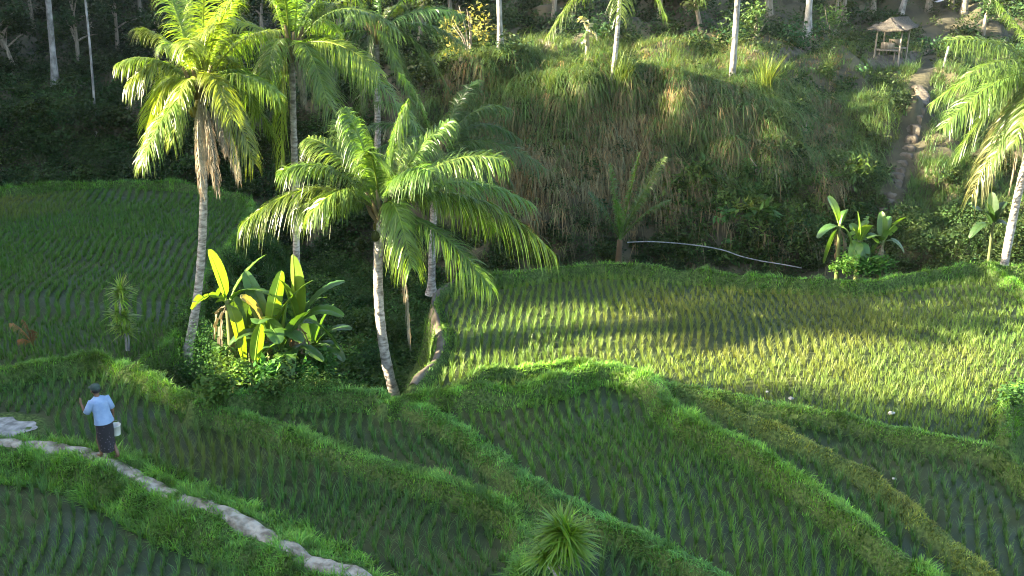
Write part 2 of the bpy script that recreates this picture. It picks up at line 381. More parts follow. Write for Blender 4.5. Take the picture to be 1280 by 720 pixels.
HV[..., 1] -= fade * .4 * vnoise(HV[..., 0], HV[..., 2], .9, 23)
ii = (np.arange(hi - 1)[:, None] * hj + np.arange(hj - 1)[None]).ravel()
HQ = np.stack([ii, ii + hj, ii + hj + 1, ii + 1], -1)
hill = np_mesh('hillside', HV, HQ, M_hill, smooth=True); tag(hill, 'steep earth hillside rising behind the paddies', kind='structure')
HF = HV.reshape(-1, 3)
e1 = HF[HQ[:, 1]] - HF[HQ[:, 0]]; e2 = HF[HQ[:, 3]] - HF[HQ[:, 0]]
hn = np.cross(e1, e2); harea = np.linalg.norm(hn, axis=1); hn /= harea[:, None] + 1e-12
hn[hn[:, 2] < 0] *= -1
hcen = HF[HQ].mean(1); hpx, hpy = proj(hcen)
hframe = (hpx > -160) & (hpx < 1480) & (hpy > -60) & (hcen[:, 1] < 100)
def hill_scatter(n, mask):
    w = harea * mask * hframe; w = w / w.sum(); i = rng.choice(len(w), n, p=w); a, b = rng.random((2, n, 1))
    q = HF[HQ[i]]; P = (q[:, 0] * (1 - a) + q[:, 1] * a) * (1 - b) + (q[:, 3] * (1 - a) + q[:, 2] * a) * b
    return P, hn[i], proj(P)
def hill_pt(px, py):
    """the hill point seen at a photo pixel"""
    m = (hcen[:, 1] < 110); d = np.where(m, np.hypot(hpx - px, hpy - py) + hcen[:, 1] * .02, 1e9); return Vector(hcen[int(np.argmin(d))])

# ---------------------------------------------------------------- unseen hill added at the left, crest shaped to shade the low ground
RX = -42.0; TE = math.tan(SUN_EL) * math.hypot(1, SUN_K)
RID = [(-60, 21), (5, 21), (13.5, 20), (15, 18), (16.9, 15.2), (18.6, 13.6), (19.6, 10.8), (20.4, 10.0), (21.9, 10.2), (22.8, 12.4), (23.7, 12.8), (24.3, 14.8), (25.0, 16), (26, 16.4), (26.6, 16.0), (27.3, 14.9),
       (29, 14.9), (30.5, 15.8), (33, 16.3), (35.5, 16.4), (38, 16.1), (40, 15.2), (43, 15.4), (46, 18), (48.5, 21.5), (60, 22), (70, 24), (90, 30)]
ry = np.concatenate([np.arange(-60, 10, 3.), np.arange(10, 60, .4), np.arange(60, 91, 3.)])
rh = np.interp(ry, [a for a, b in RID], [.5 + (b - .5) * .364 / .287 for a, b in RID]) + .25 * vnoise(ry, ry * 0, .9, 31) - .9
prof = [(9, -4, 0), (5, 0, .45), (1.5, 0, .86), (0, 0, 1), (-4, 0, .97), (-14, 0, .9), (-60, 0, .75)]
RV = np.array([[(RX + dx + .5 * math.sin(y * .7 + dx), y, -3 + f * (h + 3)) for dx, _, f in prof] for y, h in zip(ry, rh)])
ni, nj = RV.shape[:2]; ii = (np.arange(ni - 1)[:, None] * nj + np.arange(nj - 1)[None]).ravel()
ridge = np_mesh('shade_ridge', RV, np.stack([ii, ii + 1, ii + nj + 1, ii + nj], -1), M_hill, smooth=True); tag(ridge, kind='structure')
n = 26000
yy = rng.uniform(2, 62, n); hh = np.interp(yy, ry, rh)
c = np.stack([RX + rng.normal(0, .7, n), yy, hh + rng.uniform(-.5, 1.0, n) ** 1 + .25 * vnoise(yy, yy * 0, .6, 33)], -1)
V, Q, C = leaves(c, rng.uniform(.15, .32, n), vary((.05, .085, .025), n))
tag(np_mesh('shade_ridge_scrub', V, Q, M_leaf, col=C), 'leafy scrub added along the unseen ridge to dapple its shade', kind='stuff')

# ---------------------------------------------------------------- rice
def rice(name, k, label, rot, du, dv, h, nbl, col, warp=.25, yellow=None, miss=.04, wd=.013, bend=.5):
    lvl, poly = PADDY[k]
    nbl = int(nbl * 1.75); h *= .92; wd *= 1.0; du *= .92; c, s = math.cos(rot), math.sin(rot)
    cx, cy = poly.mean(0)
    x0, y0 = np.maximum(poly.min(0), [-30, 10]); x1, y1 = np.minimum(poly.max(0), [26, 52])
    rad = math.hypot(x1 - x0, y1 - y0)
    u, v = np.meshgrid(np.arange(-rad, rad, du), np.arange(-rad, rad, dv), indexing='ij'); u = u.ravel(); v = v.ravel()
    uu = u + warp * vnoise(u * .4, v, 2.6, hash(k) % 97 if False else len(k) * 7 + 1) + .12 * np.sin(v * 1.1 + u * .25) + rng.normal(0, .019, len(u)); vv = v + rng.normal(0, .04, len(u))
    x = (x0 + x1) / 2 + c * uu - s * vv; y = (y0 + y1) / 2 + s * uu + c * vv
    px, py = proj(np.stack([x, y, np.full(len(x), lvl)], -1))
    ok = (x > x0) & (x < x1) & (y > y0) & (y < y1) & (px > -190) & (px < 1470) & (py < 830)
    x, y = x[ok], y[ok]
    ok = inpoly(x, y, poly) & (zat(x, y, wet) > .8) & (rng.random(len(x)) > miss)
    x, y = x[ok], y[ok]; n = len(x)
    size = np.clip(1 + .16 * vnoise(x, y, 1.6, 41) + rng.normal(0, .14, n), .45, 1.5)
    cc = vary(np.array(col) * [1.0, 1.08, .85] if k not in ('big', 'corner') else col, n, .13, .07)
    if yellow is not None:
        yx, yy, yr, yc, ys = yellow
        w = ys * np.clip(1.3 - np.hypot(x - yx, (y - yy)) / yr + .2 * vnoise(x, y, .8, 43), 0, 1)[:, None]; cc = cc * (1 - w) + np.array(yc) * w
    pat = np.clip(.5 + .5 * vnoise(x, y, 2.2, 44), 0, 1)[:, None] * .3; cc = cc * (1 - pat) + cc * np.array([1.35, 1.08, .8]) * pat
    N = n * nbl; ci = np.repeat(np.arange(n), nbl)
    base = np.stack([x, y, zat(x, y) - .01], -1)[ci]; d = rdir(N); base[:, :2] += d[:, :2] * rng.uniform(0, .032, N)[:, None]
    L = h * size[ci] * rng.uniform(.6, 1.1, N); lean = np.abs(rng.normal(.0, .22, N)) + .06
    V, Q = ribbons(base, d, UPS(N), L, L * lean * 1.3, L * lean * bend, rng.uniform(.75, 1.3, N) * wd, 2)
    C = np.repeat(cc[ci] * np.exp(rng.normal(0, .14, (N, 1))), 6, 0)
    o = np_mesh(name, V, Q, M_rice, col=C); tag(o, label, kind='stuff'); return n
G2 = (.09, .16, .03)
rice('rice', 'front', 'sparse young rice in the dark flooded paddy below the pale path', R(18), .26, .15, .34, 8, (.06, .125, .045), miss=.1)
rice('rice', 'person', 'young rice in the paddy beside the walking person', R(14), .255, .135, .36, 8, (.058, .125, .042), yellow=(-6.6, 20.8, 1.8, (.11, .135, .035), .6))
rice('rice', 'second', 'young rice in the paddy left of the broad curved bund', R(10), .255, .135, .33, 8, (.056, .12, .044), miss=.07)
rice('rice', 'middle', 'young rice in the middle paddy under the sunlit hump', R(4), .25, .135, .35, 8, (.068, .145, .036))
rice('rice', 'narrow', 'young rice in the narrow crescent paddy', R(-6), .25, .135, .31, 8, (.06, .125, .04))
rice('rice', 'lower', 'young rice in the wet paddy at the lower right', R(-10), .26, .145, .28, 8, (.06, .115, .044), miss=.1)
rice('rice', 'big', 'young rice in the large half sunlit paddy', R(-3), .23, .125, .3, 7, (.095, .166, .034), warp=.4, yellow=(7, 27, 4.5, (.18, .19, .05), .6), miss=.06)  # lighter base and yellow patch paint sunlight into this paddy's leaf colour
rice('rice', 'corner', 'young rice in the corner paddy by the leaning palm', R(3), .22, .18, .3, 8, G2)
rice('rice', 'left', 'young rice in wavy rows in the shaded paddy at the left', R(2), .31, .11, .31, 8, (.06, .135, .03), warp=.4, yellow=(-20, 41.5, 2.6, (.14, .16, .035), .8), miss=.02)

# ---------------------------------------------------------------- bund turf
def turf(k, label, dens=620, h=.2, col=(.06, .13, .028), spread=.55, skip=None, wd=.02):
    h *= .84; dens *= 2.5; col = np.array(col) * [1.55, 1.6, 1.25]
    cz, w, ln = BUND[k]; P = BW[k]
    L = np.linalg.norm(np.diff(P, axis=0), axis=1); n = int(L.sum() * w * 2 * dens)
    i = rng.choice(len(L), n, p=L / L.sum()); t = rng.random((n, 1)); q = P[i] * (1 - t) + P[i + 1] * t
    T = (P[i + 1] - P[i]) / (L[i][:, None] + 1e-9); off = np.where(rng.random(n) < .42, rng.normal(0, spread, n), rng.uniform(-1.25, 1.25, n)); off = np.clip(off, -1.25, 1.25) * w
    x = q[:, 0] - T[:, 1] * off; y = q[:, 1] + T[:, 0] * off
    px, py = proj(np.stack([x, y, np.full(n, cz)], -1)); ok = (px > -190) & (px < 1470) & (py < 800)
    if skip is not None: ok &= ~skip(x, y)
    ok &= vnoise(x, y, .19, 57) + .5 * vnoise(x, y, .6, 58) > -1.7
    x, y, off = x[ok], y[ok], off[ok]; n = len(x)
    tuft = vnoise(x, y, .22, 51); big = vnoise(x, y, .8, 52)
    hh = h * np.clip(1 + .34 * tuft + .22 * big, .35, 1.9) * rng.uniform(.5, 1.15, n)
    d = rdir(n); d[:, :2] += .5 * np.stack([vnoise(x, y, .3, 53), vnoise(x, y, .3, 54)], -1); lean = rng.uniform(.25, 1.0, n)
    V, Q = ribbons(np.stack([x, y, zat(x, y) - .02], -1), d, UPS(n), hh, hh * lean, hh * lean * .55, rng.uniform(.7, 1.4, n) * wd, 2)
    cc = vary(col, n, .26, .1) * np.clip(1 + .3 * vnoise(x, y, .28, 59), .45, 1.6)[:, None]; m = np.clip(.5 + .5 * big, 0, 1)[:, None]; cc = cc * (1 - .35 * m) + cc * np.array([1.3, 1.12, .75]) * .35 * m
    o = np_mesh('bund_grass', V, Q, M_grass, col=np.repeat(cc, 6, 0)); tag(o, label, kind='stuff')
PATHPX = [(-40, 557), (30, 556), (70, 561), (105, 567), (140, 582), (190, 604), (240, 629), (300, 651), (350, 676), (385, 702), (425, 714), (470, 728), (540, 770)]
PATHW = smooth_line([at_z(a, b, .31) for a, b in PATHPX], .12)
onpath = lambda x, y: dist(x, y, PATHW) < .13 + .1 * vnoise(x, y, .25, 61)
turf('A', 'grassy bund curving between the person and the banana plants', 700, .2)
turf('P', 'grass along the edges of the pale footpath', 720, .24, (.06, .135, .026), .75, onpath)
turf('B', 'grass on the broad bund running to the lower right', 700, .19, (.055, .13, .034))
turf('C', 'sunlit grass on the humped bund in the middle', 760, .2, (.07, .15, .028))
turf('U', 'grass strip behind the sunlit hump', 800, .2, (.075, .15, .028), .8)
turf('D', 'olive clipped grass on the thin curved ridge', 700, .11, (.095, .12, .032))
turf('E', 'grass bund along the near edge of the large paddy', 640, .16, (.07, .135, .03))
turf('F', 'grass bund along the far edge of the large paddy', 620, .2, (.065, .14, .025), .75)
turf('G', 'grass bund at the right end of the large paddy', 620, .2, (.065, .14, .025))
turf('H', 'grass bank beside the winding earth path', 420, .16, (.06, .12, .025), .8, lambda x, y: dist(x, y, BW['H']) < .08)
turf('L', 'grass rim round the shaded left paddy', 520, .24, (.055, .13, .022), .8)

# ---------------------------------------------------------------- paths and puddle
def strip(name, line, half, mat, label, lift=.03, zf=zat, seed=0, rough=.03):
    T = np.gradient(line, axis=0); T /= np.linalg.norm(T, axis=1, keepdims=True); m = 9; V = []
    for a in range(m):
        f = a / (m - 1) * 2 - 1
        w = half * (1 + .2 * vnoise(line[:, 0] + (f > 0) * 9, line[:, 1], .45, seed))
        x = line[:, 0] - T[:, 1] * f * w; y = line[:, 1] + T[:, 0] * f * w
        V.append(np.stack([x, y, zf(x, y) + lift + rough * vnoise(x, y, .17, seed + 1) - .09 * abs(f) ** 4], -1))
    V = np.stack(V, 1); k = len(line); ii = (np.arange(k - 1)[:, None] * m + np.arange(m - 1)[None]).ravel()
    o = np_mesh(name, V, np.stack([ii, ii + m, ii + m + 1, ii + 1], -1), mat, smooth=True); return tag(o, label, kind='structure')
strip('footpath', PATHW, .22, M_path, 'pale muddy footpath with broken stones along the bund', .055, seed=71, rough=.02)
strip('earth_path', BW['H'], .14, M_steps, 'narrow earth path winding past the short palm', .03, seed=75)
m = 40; th = np.linspace(0, 2 * np.pi, m, endpoint=False); rr = 1 + .12 * np.sin(3 * th + 1) + .08 * np.sin(5 * th) + .06 * np.sin(9 * th + 2) + .04 * np.sin(14 * th)
V = [(POOL[0], POOL[1], .125)] + [(POOL[0] + .78 * r * math.cos(t), POOL[1] + .62 * r * math.sin(t), .125) for r, t in zip(rr, th)]
Mp = surf('milky_water', (.1, .1, .09), (.24, .24, .225), 5, .12, .05, .5)
tag(np_mesh('water', V, [[0, 1 + i, 1 + (i + 1) % m, 1 + (i + 2) % m] for i in range(0, m, 2)], Mp), 'pale milky pool at the left end of the footpath', kind='structure')

# ---------------------------------------------------------------- ground cover: hill, banks and gully
def bushes(name, P, radius, nleaf, lsize, col, label, mat=None, flat=.5, squash=.75, aspect=.5):
    cs, ls, cc = [], [], []
    for p in P:
        r = radius * math.exp(rng.normal(0, .28)); n = int(nleaf * (r / radius) ** 2)
        cs.append(blob(np.asarray(p) + [0, 0, r * squash * .55], (r, r, r * squash), n)); ls.append(np.full(n, lsize * math.exp(rng.normal(0, .2))) * rng.uniform(.6, 1.2, n))
        cc.append(vary(vary(col, 1, .28, .15)[0], n, .15, .06))
    V, Q, C = leaves(np.concatenate(cs), np.concatenate(ls), np.concatenate(cc), aspect, flat=flat)
    return tag(np_mesh(name, V, Q, mat or M_leaf, col=C), label, kind='stuff')
def blades_on(name, P, col, L, label, reach=.5, droop=.4, wd=.02, per=1, K=3, mat=None, heading=None, up=None, s=.25):
    P = np.repeat(P, per, 0) + rng.normal(0, .07, (len(P) * per, 3)) * [1, 1, .2]; n = len(P)
    d = rdir(n) if heading is None else heading + .6 * rdir(n)
    l = L * np.exp(rng.normal(0, s, n)); u = UPS(n) if up is None else np.tile(np.array([0, 0, up]), (n, 1))
    V, Q = ribbons(P, d, u, l, l * reach * rng.uniform(.4, 1.3, n), l * droop * rng.uniform(.5, 1.4, n), wd * rng.uniform(.7, 1.3, n), K)
    C = np.repeat(np.repeat(vary(col, n // per, .25, .14), per, 0), (K + 1) * 2, 0)
    return tag(np_mesh(name, V, Q, mat or M_grass, col=C), label, kind='stuff')
FR = np.array([[0, -1., 0]])
inr = lambda a, lo, hi: (a > lo) & (a < hi)
hz = vnoise(hcen[:, 0], hcen[:, 1] + hcen[:, 2], 2.2, 81)
# dark leafy cover at the left foot and up the slope
P, _, _ = hill_scatter(1150, inr(hpx, -160, 470) * inr(hpy, 95, 330) * (1 + .8 * (hpy > 150)))
bushes('undergrowth', P, .62, 150, .16, (.028, .055, .014), 'dense dark bushes walling the far edge of the left paddy')
P, _, _ = hill_scatter(900, inr(hpx, -160, 640) * (hpy < 130))
bushes('undergrowth', P, .75, 110, .2, (.024, .042, .014), 'dark scrub climbing the shaded slope at the left')
P, _, _ = hill_scatter(560, (hpx > 600) * (hpy < 72) * (hcen[:, 1] > 48))
bushes('undergrowth', P, .7, 110, .2, (.03, .055, .018), 'scrub and saplings on the slope above the bank')
# steep bank: creepers, ferns, hanging dry grass
bank = inr(hpx, 500, 1110) * inr(hpy, 60, 345) * (hcen[:, 1] < 46.5)
P, _, _ = hill_scatter(300, inr(hpx, 480, 1120) * inr(hpy, 285, 400))
bushes('undergrowth', P, .35, 110, .12, (.03, .055, .016), 'dark ferns and weeds at the foot of the bank', squash=.7)
P, _, _ = hill_scatter(420, bank * np.clip((hpy - 120) / 120, .25, 1) * (1 + .6 * hz).clip(.1))
bushes('undergrowth', P, .38, 80, .13, (.035, .06, .018), 'creepers and low plants covering the steep bank', squash=.7)
P, _, _ = hill_scatter(260, inr(hpx, 830, 1080) * inr(hpy, 215, 330))
bushes('ferns', P, .42, 60, .26, (.055, .095, .022), 'broad leaved ferns hanging on the lower bank', aspect=.34, flat=.9)
P, _, _ = hill_scatter(3600, bank * inr(hpx, 560, 1050) * np.clip(1.1 - np.abs(hpy - 190) / 110, .02, 1) * (1 + .8 * hz).clip(.05))
blades_on('dry_grass', P, (.15, .125, .06), .6, 'straw coloured dead grass hanging down the steep bank', .7, 1.9, .028, 8, 4, M_dry, FR)
P, _, _ = hill_scatter(4200, bank * np.clip(1.15 - np.abs(hpy - 130) / 110, .03, 1) * (1 - .7 * hz).clip(.05))
blades_on('hanging_grass', P, (.075, .125, .032), .65, 'green and olive grass spilling over the bank', .75, 1.3, .028, 7, 4, None, FR)
# grass on the terrace lip and the open slope at the right
P, _, _ = hill_scatter(3200, inr(hpx, 540, 930) * inr(hpy, 50, 112))
blades_on('slope_grass', P, (.08, .125, .03), .45, 'sunlit grass along the lip of the upper terrace', .6, .5, .02, 8)
stp = lambda x, y: np.interp(y, [75, 110, 150, 200, 250, 290], [1162, 1150, 1146, 1130, 1112, 1095])
P, _, pp = hill_scatter(8500, inr(hpx, 930, 1480) * inr(hpy, 60, 300) * (1 + .6 * (hpy < 230)) * (1.2 + .8 * hz).clip(.15))
P = P[np.abs(pp[0] - stp(*pp)) > np.interp(pp[1], [90, 260], [11, 20])]
blades_on('slope_grass', P, (.075, .125, .032), .5, 'long grass on the open slope either side of the steps', .6, .5, .02, 8)
P, _, pp = hill_scatter(260, ((inr(hpx, 960, 1480) * inr(hpy, 90, 300)) | (inr(hpx, 1130, 1480) * inr(hpy, 200, 345))) * (1 - hz).clip(.1))
P = P[np.abs(pp[0] - stp(*pp)) > np.interp(pp[1], [90, 260], [20, 36])]
bushes('undergrowth', P, .45, 90, .15, (.035, .062, .018), 'bushes on the open slope and round the leaning palm')
P, _, pp = hill_scatter(2800, inr(hpx, 1090, 1480) * inr(hpy, 200, 345))
P = P[np.abs(pp[0] - stp(*pp)) > 20]
blades_on('slope_grass', P, (.06, .11, .028), .45, 'grass low on the slope behind the leaning palm', .6, .5, .022, 8)
P, _, _ = hill_scatter(260, inr(hpx, 1110, 1480) * inr(hpy, 270, 350))
bushes('undergrowth', P, .5, 150, .13, (.03, .055, .016), 'dark bushes low on the slope behind the leaning palm')
P, _, _ = hill_scatter(900, inr(hpx, 780, 1060) * inr(hpy, 45, 130))
blades_on('dry_grass', P, (.2, .15, .07), .35, 'dry brown grass on the upper bank', .6, .8, .02, 8, 3, M_dry)
# gully and the banks round it
gi = np.argwhere(gully & (GY < 40.5) & (GX < 17) & (GX > -18)); gpx, gpy = proj(np.stack([gx[gi[:, 0]], gy[gi[:, 1]], Z[gi[:, 0], gi[:, 1]]], -1))
okg = (gpx > -160) & (gpx < 1470) & (gpy < 520)
gi = gi[okg]; gpx = gpx[okg]; gpy = gpy[okg]
def gpick(n, mask):
    k = rng.choice(np.flatnonzero(mask), n); x = gx[gi[k, 0]] + rng.uniform(-.05, .05, n); y = gy[gi[k, 1]] + rng.uniform(-.05, .05, n)
    far = dist(x, y, BW['H']) > .75; return np.stack([x, y, zat(x, y)], -1)[far]
bushes('undergrowth', gpick(620, inr(gpx, 200, 560) & (gpy > 235)), .42, 130, .11, (.035, .075, .016), 'lush undergrowth filling the gully below the palms')
bushes('undergrowth', gpick(520, inr(gpx, 480, 1470) & (gpy > 285)), .3, 90, .1, (.04, .085, .02), 'low green plants in the ditch at the foot of the bank', squash=.6)
blades_on('bank_grass', gpick(2600, inr(gpx, 250, 420) & inr(gpy, 240, 350)), (.06, .125, .024), .22, 'short grass on the bank beside the left paddy', .6, .4, .016, 6)
blades_on('bank_grass', gpick(2400, inr(gpx, 520, 1470) & inr(gpy, 290, 345)), (.05, .1, .024), .25, 'grass in the ditch at the foot of the bank', .6, .4, .016, 6)
bushes('undergrowth', gpick(170, inr(gpx, 225, 470) & inr(gpy, 395, 500)), .36, 220, .1, (.045, .1, .018), 'bright leafy weeds round the foot of the banana plants')
pb = [tuple(at_y(px, py, Y)) for px, py, Y in [(300, 474, 23.75), (318, 472, 23.6), (338, 476, 23.6), (360, 474, 23.7), (384, 472, 23.9), (404, 466, 24.3), (286, 470, 24.0), (348, 462, 23.9), (374, 458, 24.1), (278, 452, 24.3)]]
bushes('undergrowth', pb, .3, 200, .13, (.05, .105, .018), 'leafy weeds crowding the stems of the front banana clump', squash=1.1)
pb = [tuple(at_y(px, py, Y)) for px, py, Y in [(1044, 338, 32.6), (1060, 338, 32.5), (1078, 339, 32.5), (1096, 338, 32.6), (1112, 336, 32.8), (1068, 326, 32.8), (1088, 326, 32.8)]]
bushes('undergrowth', pb, .26, 120, .15, (.06, .13, .02), 'leafy weeds crowding the stems of the far banana clump', squash=1.1)
# creeper covered mound left of the banana plants
p0 = at_z(256, 462, .1)
V = [tuple(p0 + Vector((dx, dy, 0))) for dx, dy in [(0, 0), (.4, .3), (-.1, .5), (.5, -.1), (.9, .2), (.2, .9), (.6, 1.2)]]
bushes('creeper', V, .5, 420, .085, (.032, .08, .015), 'creeper covered mound at the foot of the tall palm', squash=1.5)

# ---------------------------------------------------------------- palms
def bez(a, c, b, t):
    a, b, c = (np.array(tuple(q)) for q in (a, b, c)); t = t[:, None]
    return a * (1 - t) ** 2 + 2 * c * t * (1 - t) + b * t * t
def frond(base, ctrl, tip, parent, origin, col, ll=.8, droop=.5, n=46, name='frond', mat=None, wid=.05, dead=False):
    t = np.linspace(0, 1, 60); P = bez(base, ctrl, tip, t)
    Ln = np.linalg.norm(np.diff(P, axis=0), axis=1).sum(); ll = ll * min(1.1, .45 + Ln / 7)
    mb = MB(); k = np.linspace(0, 59, 14).astype(int)
    mb.tube(P[k], np.linspace(.035, .008, 14) * (.8 if dead else 1), 6, np.array(col) * [1.5, 1.3, 1.1] if not dead else col)
    n = int(n * 2.4); wid *= .62; st = np.linspace(.14 if not dead else .2, .995, n); B = bez(base, ctrl, tip, st); T = np.gradient(B, axis=0); T /= np.linalg.norm(T, axis=1, keepdims=True)
    # the blade's plane: leaflets to both sides of the rib
    S = np.cross(T, [0, 0, 1.]); S /= np.linalg.norm(S, axis=1, keepdims=True) + 1e-6; N = np.cross(S, T)
    roll = rng.normal(0, .25) ; S, N = S * math.cos(roll) + N * math.sin(roll), N * math.cos(roll) - S * math.sin(roll)
    lp = ll * np.clip(np.sin(np.pi * (.1 + .86 * (st - .14) / .86)) ** .55, .2, 1)
    for sg in (-1, 1):
        l = lp * rng.uniform(.82, 1.1, n); d = sg * S * (.8 + .1 * rng.normal(0, 1, (n, 1))) + T * (.55 + .1 * rng.normal(0, 1, (n, 1))) + N * (.22 if not dead else -.1)
        d += rng.normal(0, .09, d.shape); d /= np.linalg.norm(d, axis=1, keepdims=True)
        q = np.linspace(0, 1, 5); dr = droop * rng.uniform(.55, 1.7, n) * (.8 + .5 * st); l = l * np.where(rng.random(n) < .07, .45, 1)
        C = B[:, None] + d[:, None] * (l[:, None] * (q - .25 * droop * q ** 2))[..., None]
        C[..., 2] -= l[:, None] * dr[:, None] * q ** 2
        side = np.cross(d, N); side /= np.linalg.norm(side, axis=1, keepdims=True) + 1e-6
        side = side * .8 + N * rng.normal(0, .35, (n, 1)); w = wid * np.array([.7, 1, .9, .6, .08])[None] * .5 * rng.uniform(.8, 1.2, (n, 1))
        V = np.stack([C - side[:, None] * w[..., None], C + side[:, None] * w[..., None]], 2).reshape(-1, 3)
        i = (np.arange(n) * 10)[:, None] + (np.arange(4) * 2)[None]
        mb.add(V, np.stack([i, i + 1, i + 3, i + 2], -1).reshape(-1, 4), np.repeat(vary(col, n, .1, .06), 10, 0))
    return mb.build(name, mat or M_palm, parent, origin=origin)
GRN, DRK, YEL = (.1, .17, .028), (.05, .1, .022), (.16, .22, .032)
def trunk_line(base, mid, top, n=26): return bez(base, mid, top, np.linspace(0, 1, n))
def palm(base, mid, crown, rad, fronds, label, dead=(), nuts=0, col=GRN, ll=.85, dense=46, group='coconut palms round the terraces', mat=M_bark, fill=5, wid=.05):
    t = thing('coconut_palm', base, label, 'palm tree', group); o = tuple(base); mb = MB()
    L = trunk_line(base - Vector((0, 0, .25)), mid, crown - Vector((0, 0, .1)), 44)
    r = rad * (1 - .3 * np.linspace(0, 1, 44)); r[:4] *= [1.75, 1.5, 1.28, 1.12]; r = r * (1 + .045 * (np.arange(44) % 2)) + .004 * rng.normal(0, 1, 44)
    mb.tube(L, r, 12); mb.build('trunk', mat, t, True, o)
    # fibre and leaf bases round the heart
    mb = MB(); n = 16
    for a in range(n):
        th = a * 2.4; d = Vector((math.cos(th), math.sin(th), 0)); b = crown + d * .1 + Vector((0, 0, -.45 + .035 * a))
        mb.tube([b, b + d * .16 + Vector((0, 0, .22)), b + d * .28 + Vector((0, 0, .52))], [.07, .055, .03], 6, vary((.14, .11, .05), 1)[0])
    mb.build('leaf_base', M_dry, t, True, o)
    for f in fronds:
        px, py, dy, arch = f[:4]; c = f[4] if len(f) > 4 else col; dr = f[5] if len(f) > 5 else .55
        tip = at_y(px, py, crown.y + dy); d = tip - crown; b = crown + Vector((d.x, d.y, 0)).normalized() * .12
        m = crown + d * .48 + Vector((0, 0, arch))
        frond(b, m, tip, t, o, vary(c, 1, .12, .08)[0], ll, dr, dense, wid=wid)
    for a in range(fill):
        th = a * 2.4 + 1; el = R(60 - 85 * ((a + .5) / fill)); fl = 2.5 + .4 * rng.normal(); d = Vector((math.cos(th) * math.cos(el), math.sin(th) * math.cos(el), math.sin(el)))
        b = crown + d * .1; frond(b, crown + d * fl * .55 + Vector((0, 0, .35)), crown + d * fl - Vector((0, 0, fl * .3)), t, o, vary(col, 1, .15, .1)[0], ll, .6, dense, wid=wid)
    for px, py, dy in dead:
        tip = at_y(px, py, crown.y + dy); d = tip - crown; b = crown + Vector((d.x, d.y, 0)).normalized() * .12 - Vector((0, 0, .2))
        frond(b, b + Vector((d.x * .9, d.y * .9, d.z * .2)), tip, t, o, vary((.27, .235, .17), 1, .18, .05)[0], ll * .34, 1.3, int(dense * .7), 'dead_frond', M_dry, .03, True)
    for a in range(nuts):
        th = a * 2.1; p = crown + Vector((.3 * math.cos(th), .3 * math.sin(th), -.42 - .09 * (a % 3))); mb = MB()
        q = np.linspace(0, np.pi, 8); mb.tube([p + Vector((0, 0, -.14 * math.cos(x))) for x in q], .11 * np.sin(q) + .003, 10, vary((.1, .11, .03), 1)[0]); mb.build('coconut', M_leaf, t, True, o)
    return t
def px_palm(bpx, bpy, Y, cpx, cpy, dY, mpx, mpy, *a, zb=None, **k):
    b = at_y(bpx, bpy, Y); b.z = float(zat(b.x, b.y)) if zb is None else zb
    c = at_y(cpx, cpy, Y + dY); m = at_y(mpx, mpy, Y + dY * .5); return palm(b, m, c, *a, **k)
# (tip px, tip py, depth offset, arch)
px_palm(229, 432, 27.3, 250, 108, .3, 264, 330, .125,
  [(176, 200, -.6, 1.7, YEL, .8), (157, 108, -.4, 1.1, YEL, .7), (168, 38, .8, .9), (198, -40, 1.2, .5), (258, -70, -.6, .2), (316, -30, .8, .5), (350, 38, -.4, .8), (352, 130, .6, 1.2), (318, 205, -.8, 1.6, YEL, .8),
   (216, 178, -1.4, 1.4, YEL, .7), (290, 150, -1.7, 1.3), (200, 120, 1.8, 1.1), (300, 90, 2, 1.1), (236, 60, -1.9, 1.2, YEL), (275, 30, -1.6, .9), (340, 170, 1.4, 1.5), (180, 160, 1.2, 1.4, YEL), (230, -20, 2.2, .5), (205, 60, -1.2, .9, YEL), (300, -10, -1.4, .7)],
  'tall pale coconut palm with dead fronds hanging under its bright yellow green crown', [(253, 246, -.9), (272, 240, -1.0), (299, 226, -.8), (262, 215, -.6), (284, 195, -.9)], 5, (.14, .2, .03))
px_palm(370, 440, 29.5, 364, 58, .4, 370, 250, .11,
  [(500, 42, -.8, 1.6), (528, 170, -.5, 1.5), (438, 205, -1.2, 1.7), (352, 224, -.8, 1.9, YEL, .8), (300, 150, .6, 1.3), (285, 70, 1.4, .9), (320, -30, .6, .7), (380, -70, -.4, .3), (440, -30, .8, .8), (480, -10, 1.6, .9), (470, 110, 1.6, 1.4), (410, 130, -1.8, 1.3), (330, 110, -1.6, 1.2), (350, -40, -1.5, .6), (420, 40, 2.2, 1), (310, 190, -.2, 1.7)],
  'coconut palm rising behind the banana clump with a long frond reaching right', [(380, 130, -.4), (392, 120, .5)], 3, (.1, .165, .028), fill=4)
px_palm(508, 466, 25.6, 477, 262, .3, 460, 425, .145,
  [(300, 283, -.4, 1.45, (.09, .13, .022), .7), (692, 316, -.5, 1.75, (.085, .14, .022), .75), (664, 255, 1.0, 1.3), (515, 335, -1.1, 1.5, YEL, .7), (386, 270, -1.3, 1.1), (418, 262, 1.2, 1.0), (430, 135, .4, .8, (.1, .165, .03), .8), (510, 125, -.5, .8, (.1, .165, .03), .8), (566, 150, .6, .7), (634, 200, -.8, 1.1), (384, 172, .8, .8), (350, 214, -.6, 1.1), (460, 190, -1.5, .7), (540, 215, -1.7, .9), (620, 290, 1.6, 1.4), (420, 150, 1.6, .5), (520, 170, 1.8, .6)],
  'short curved coconut palm with a wide arching crown beside the earth path', [(512, 430, -.3)], 3, (.1, .165, .03), 1.0, 60, fill=3)
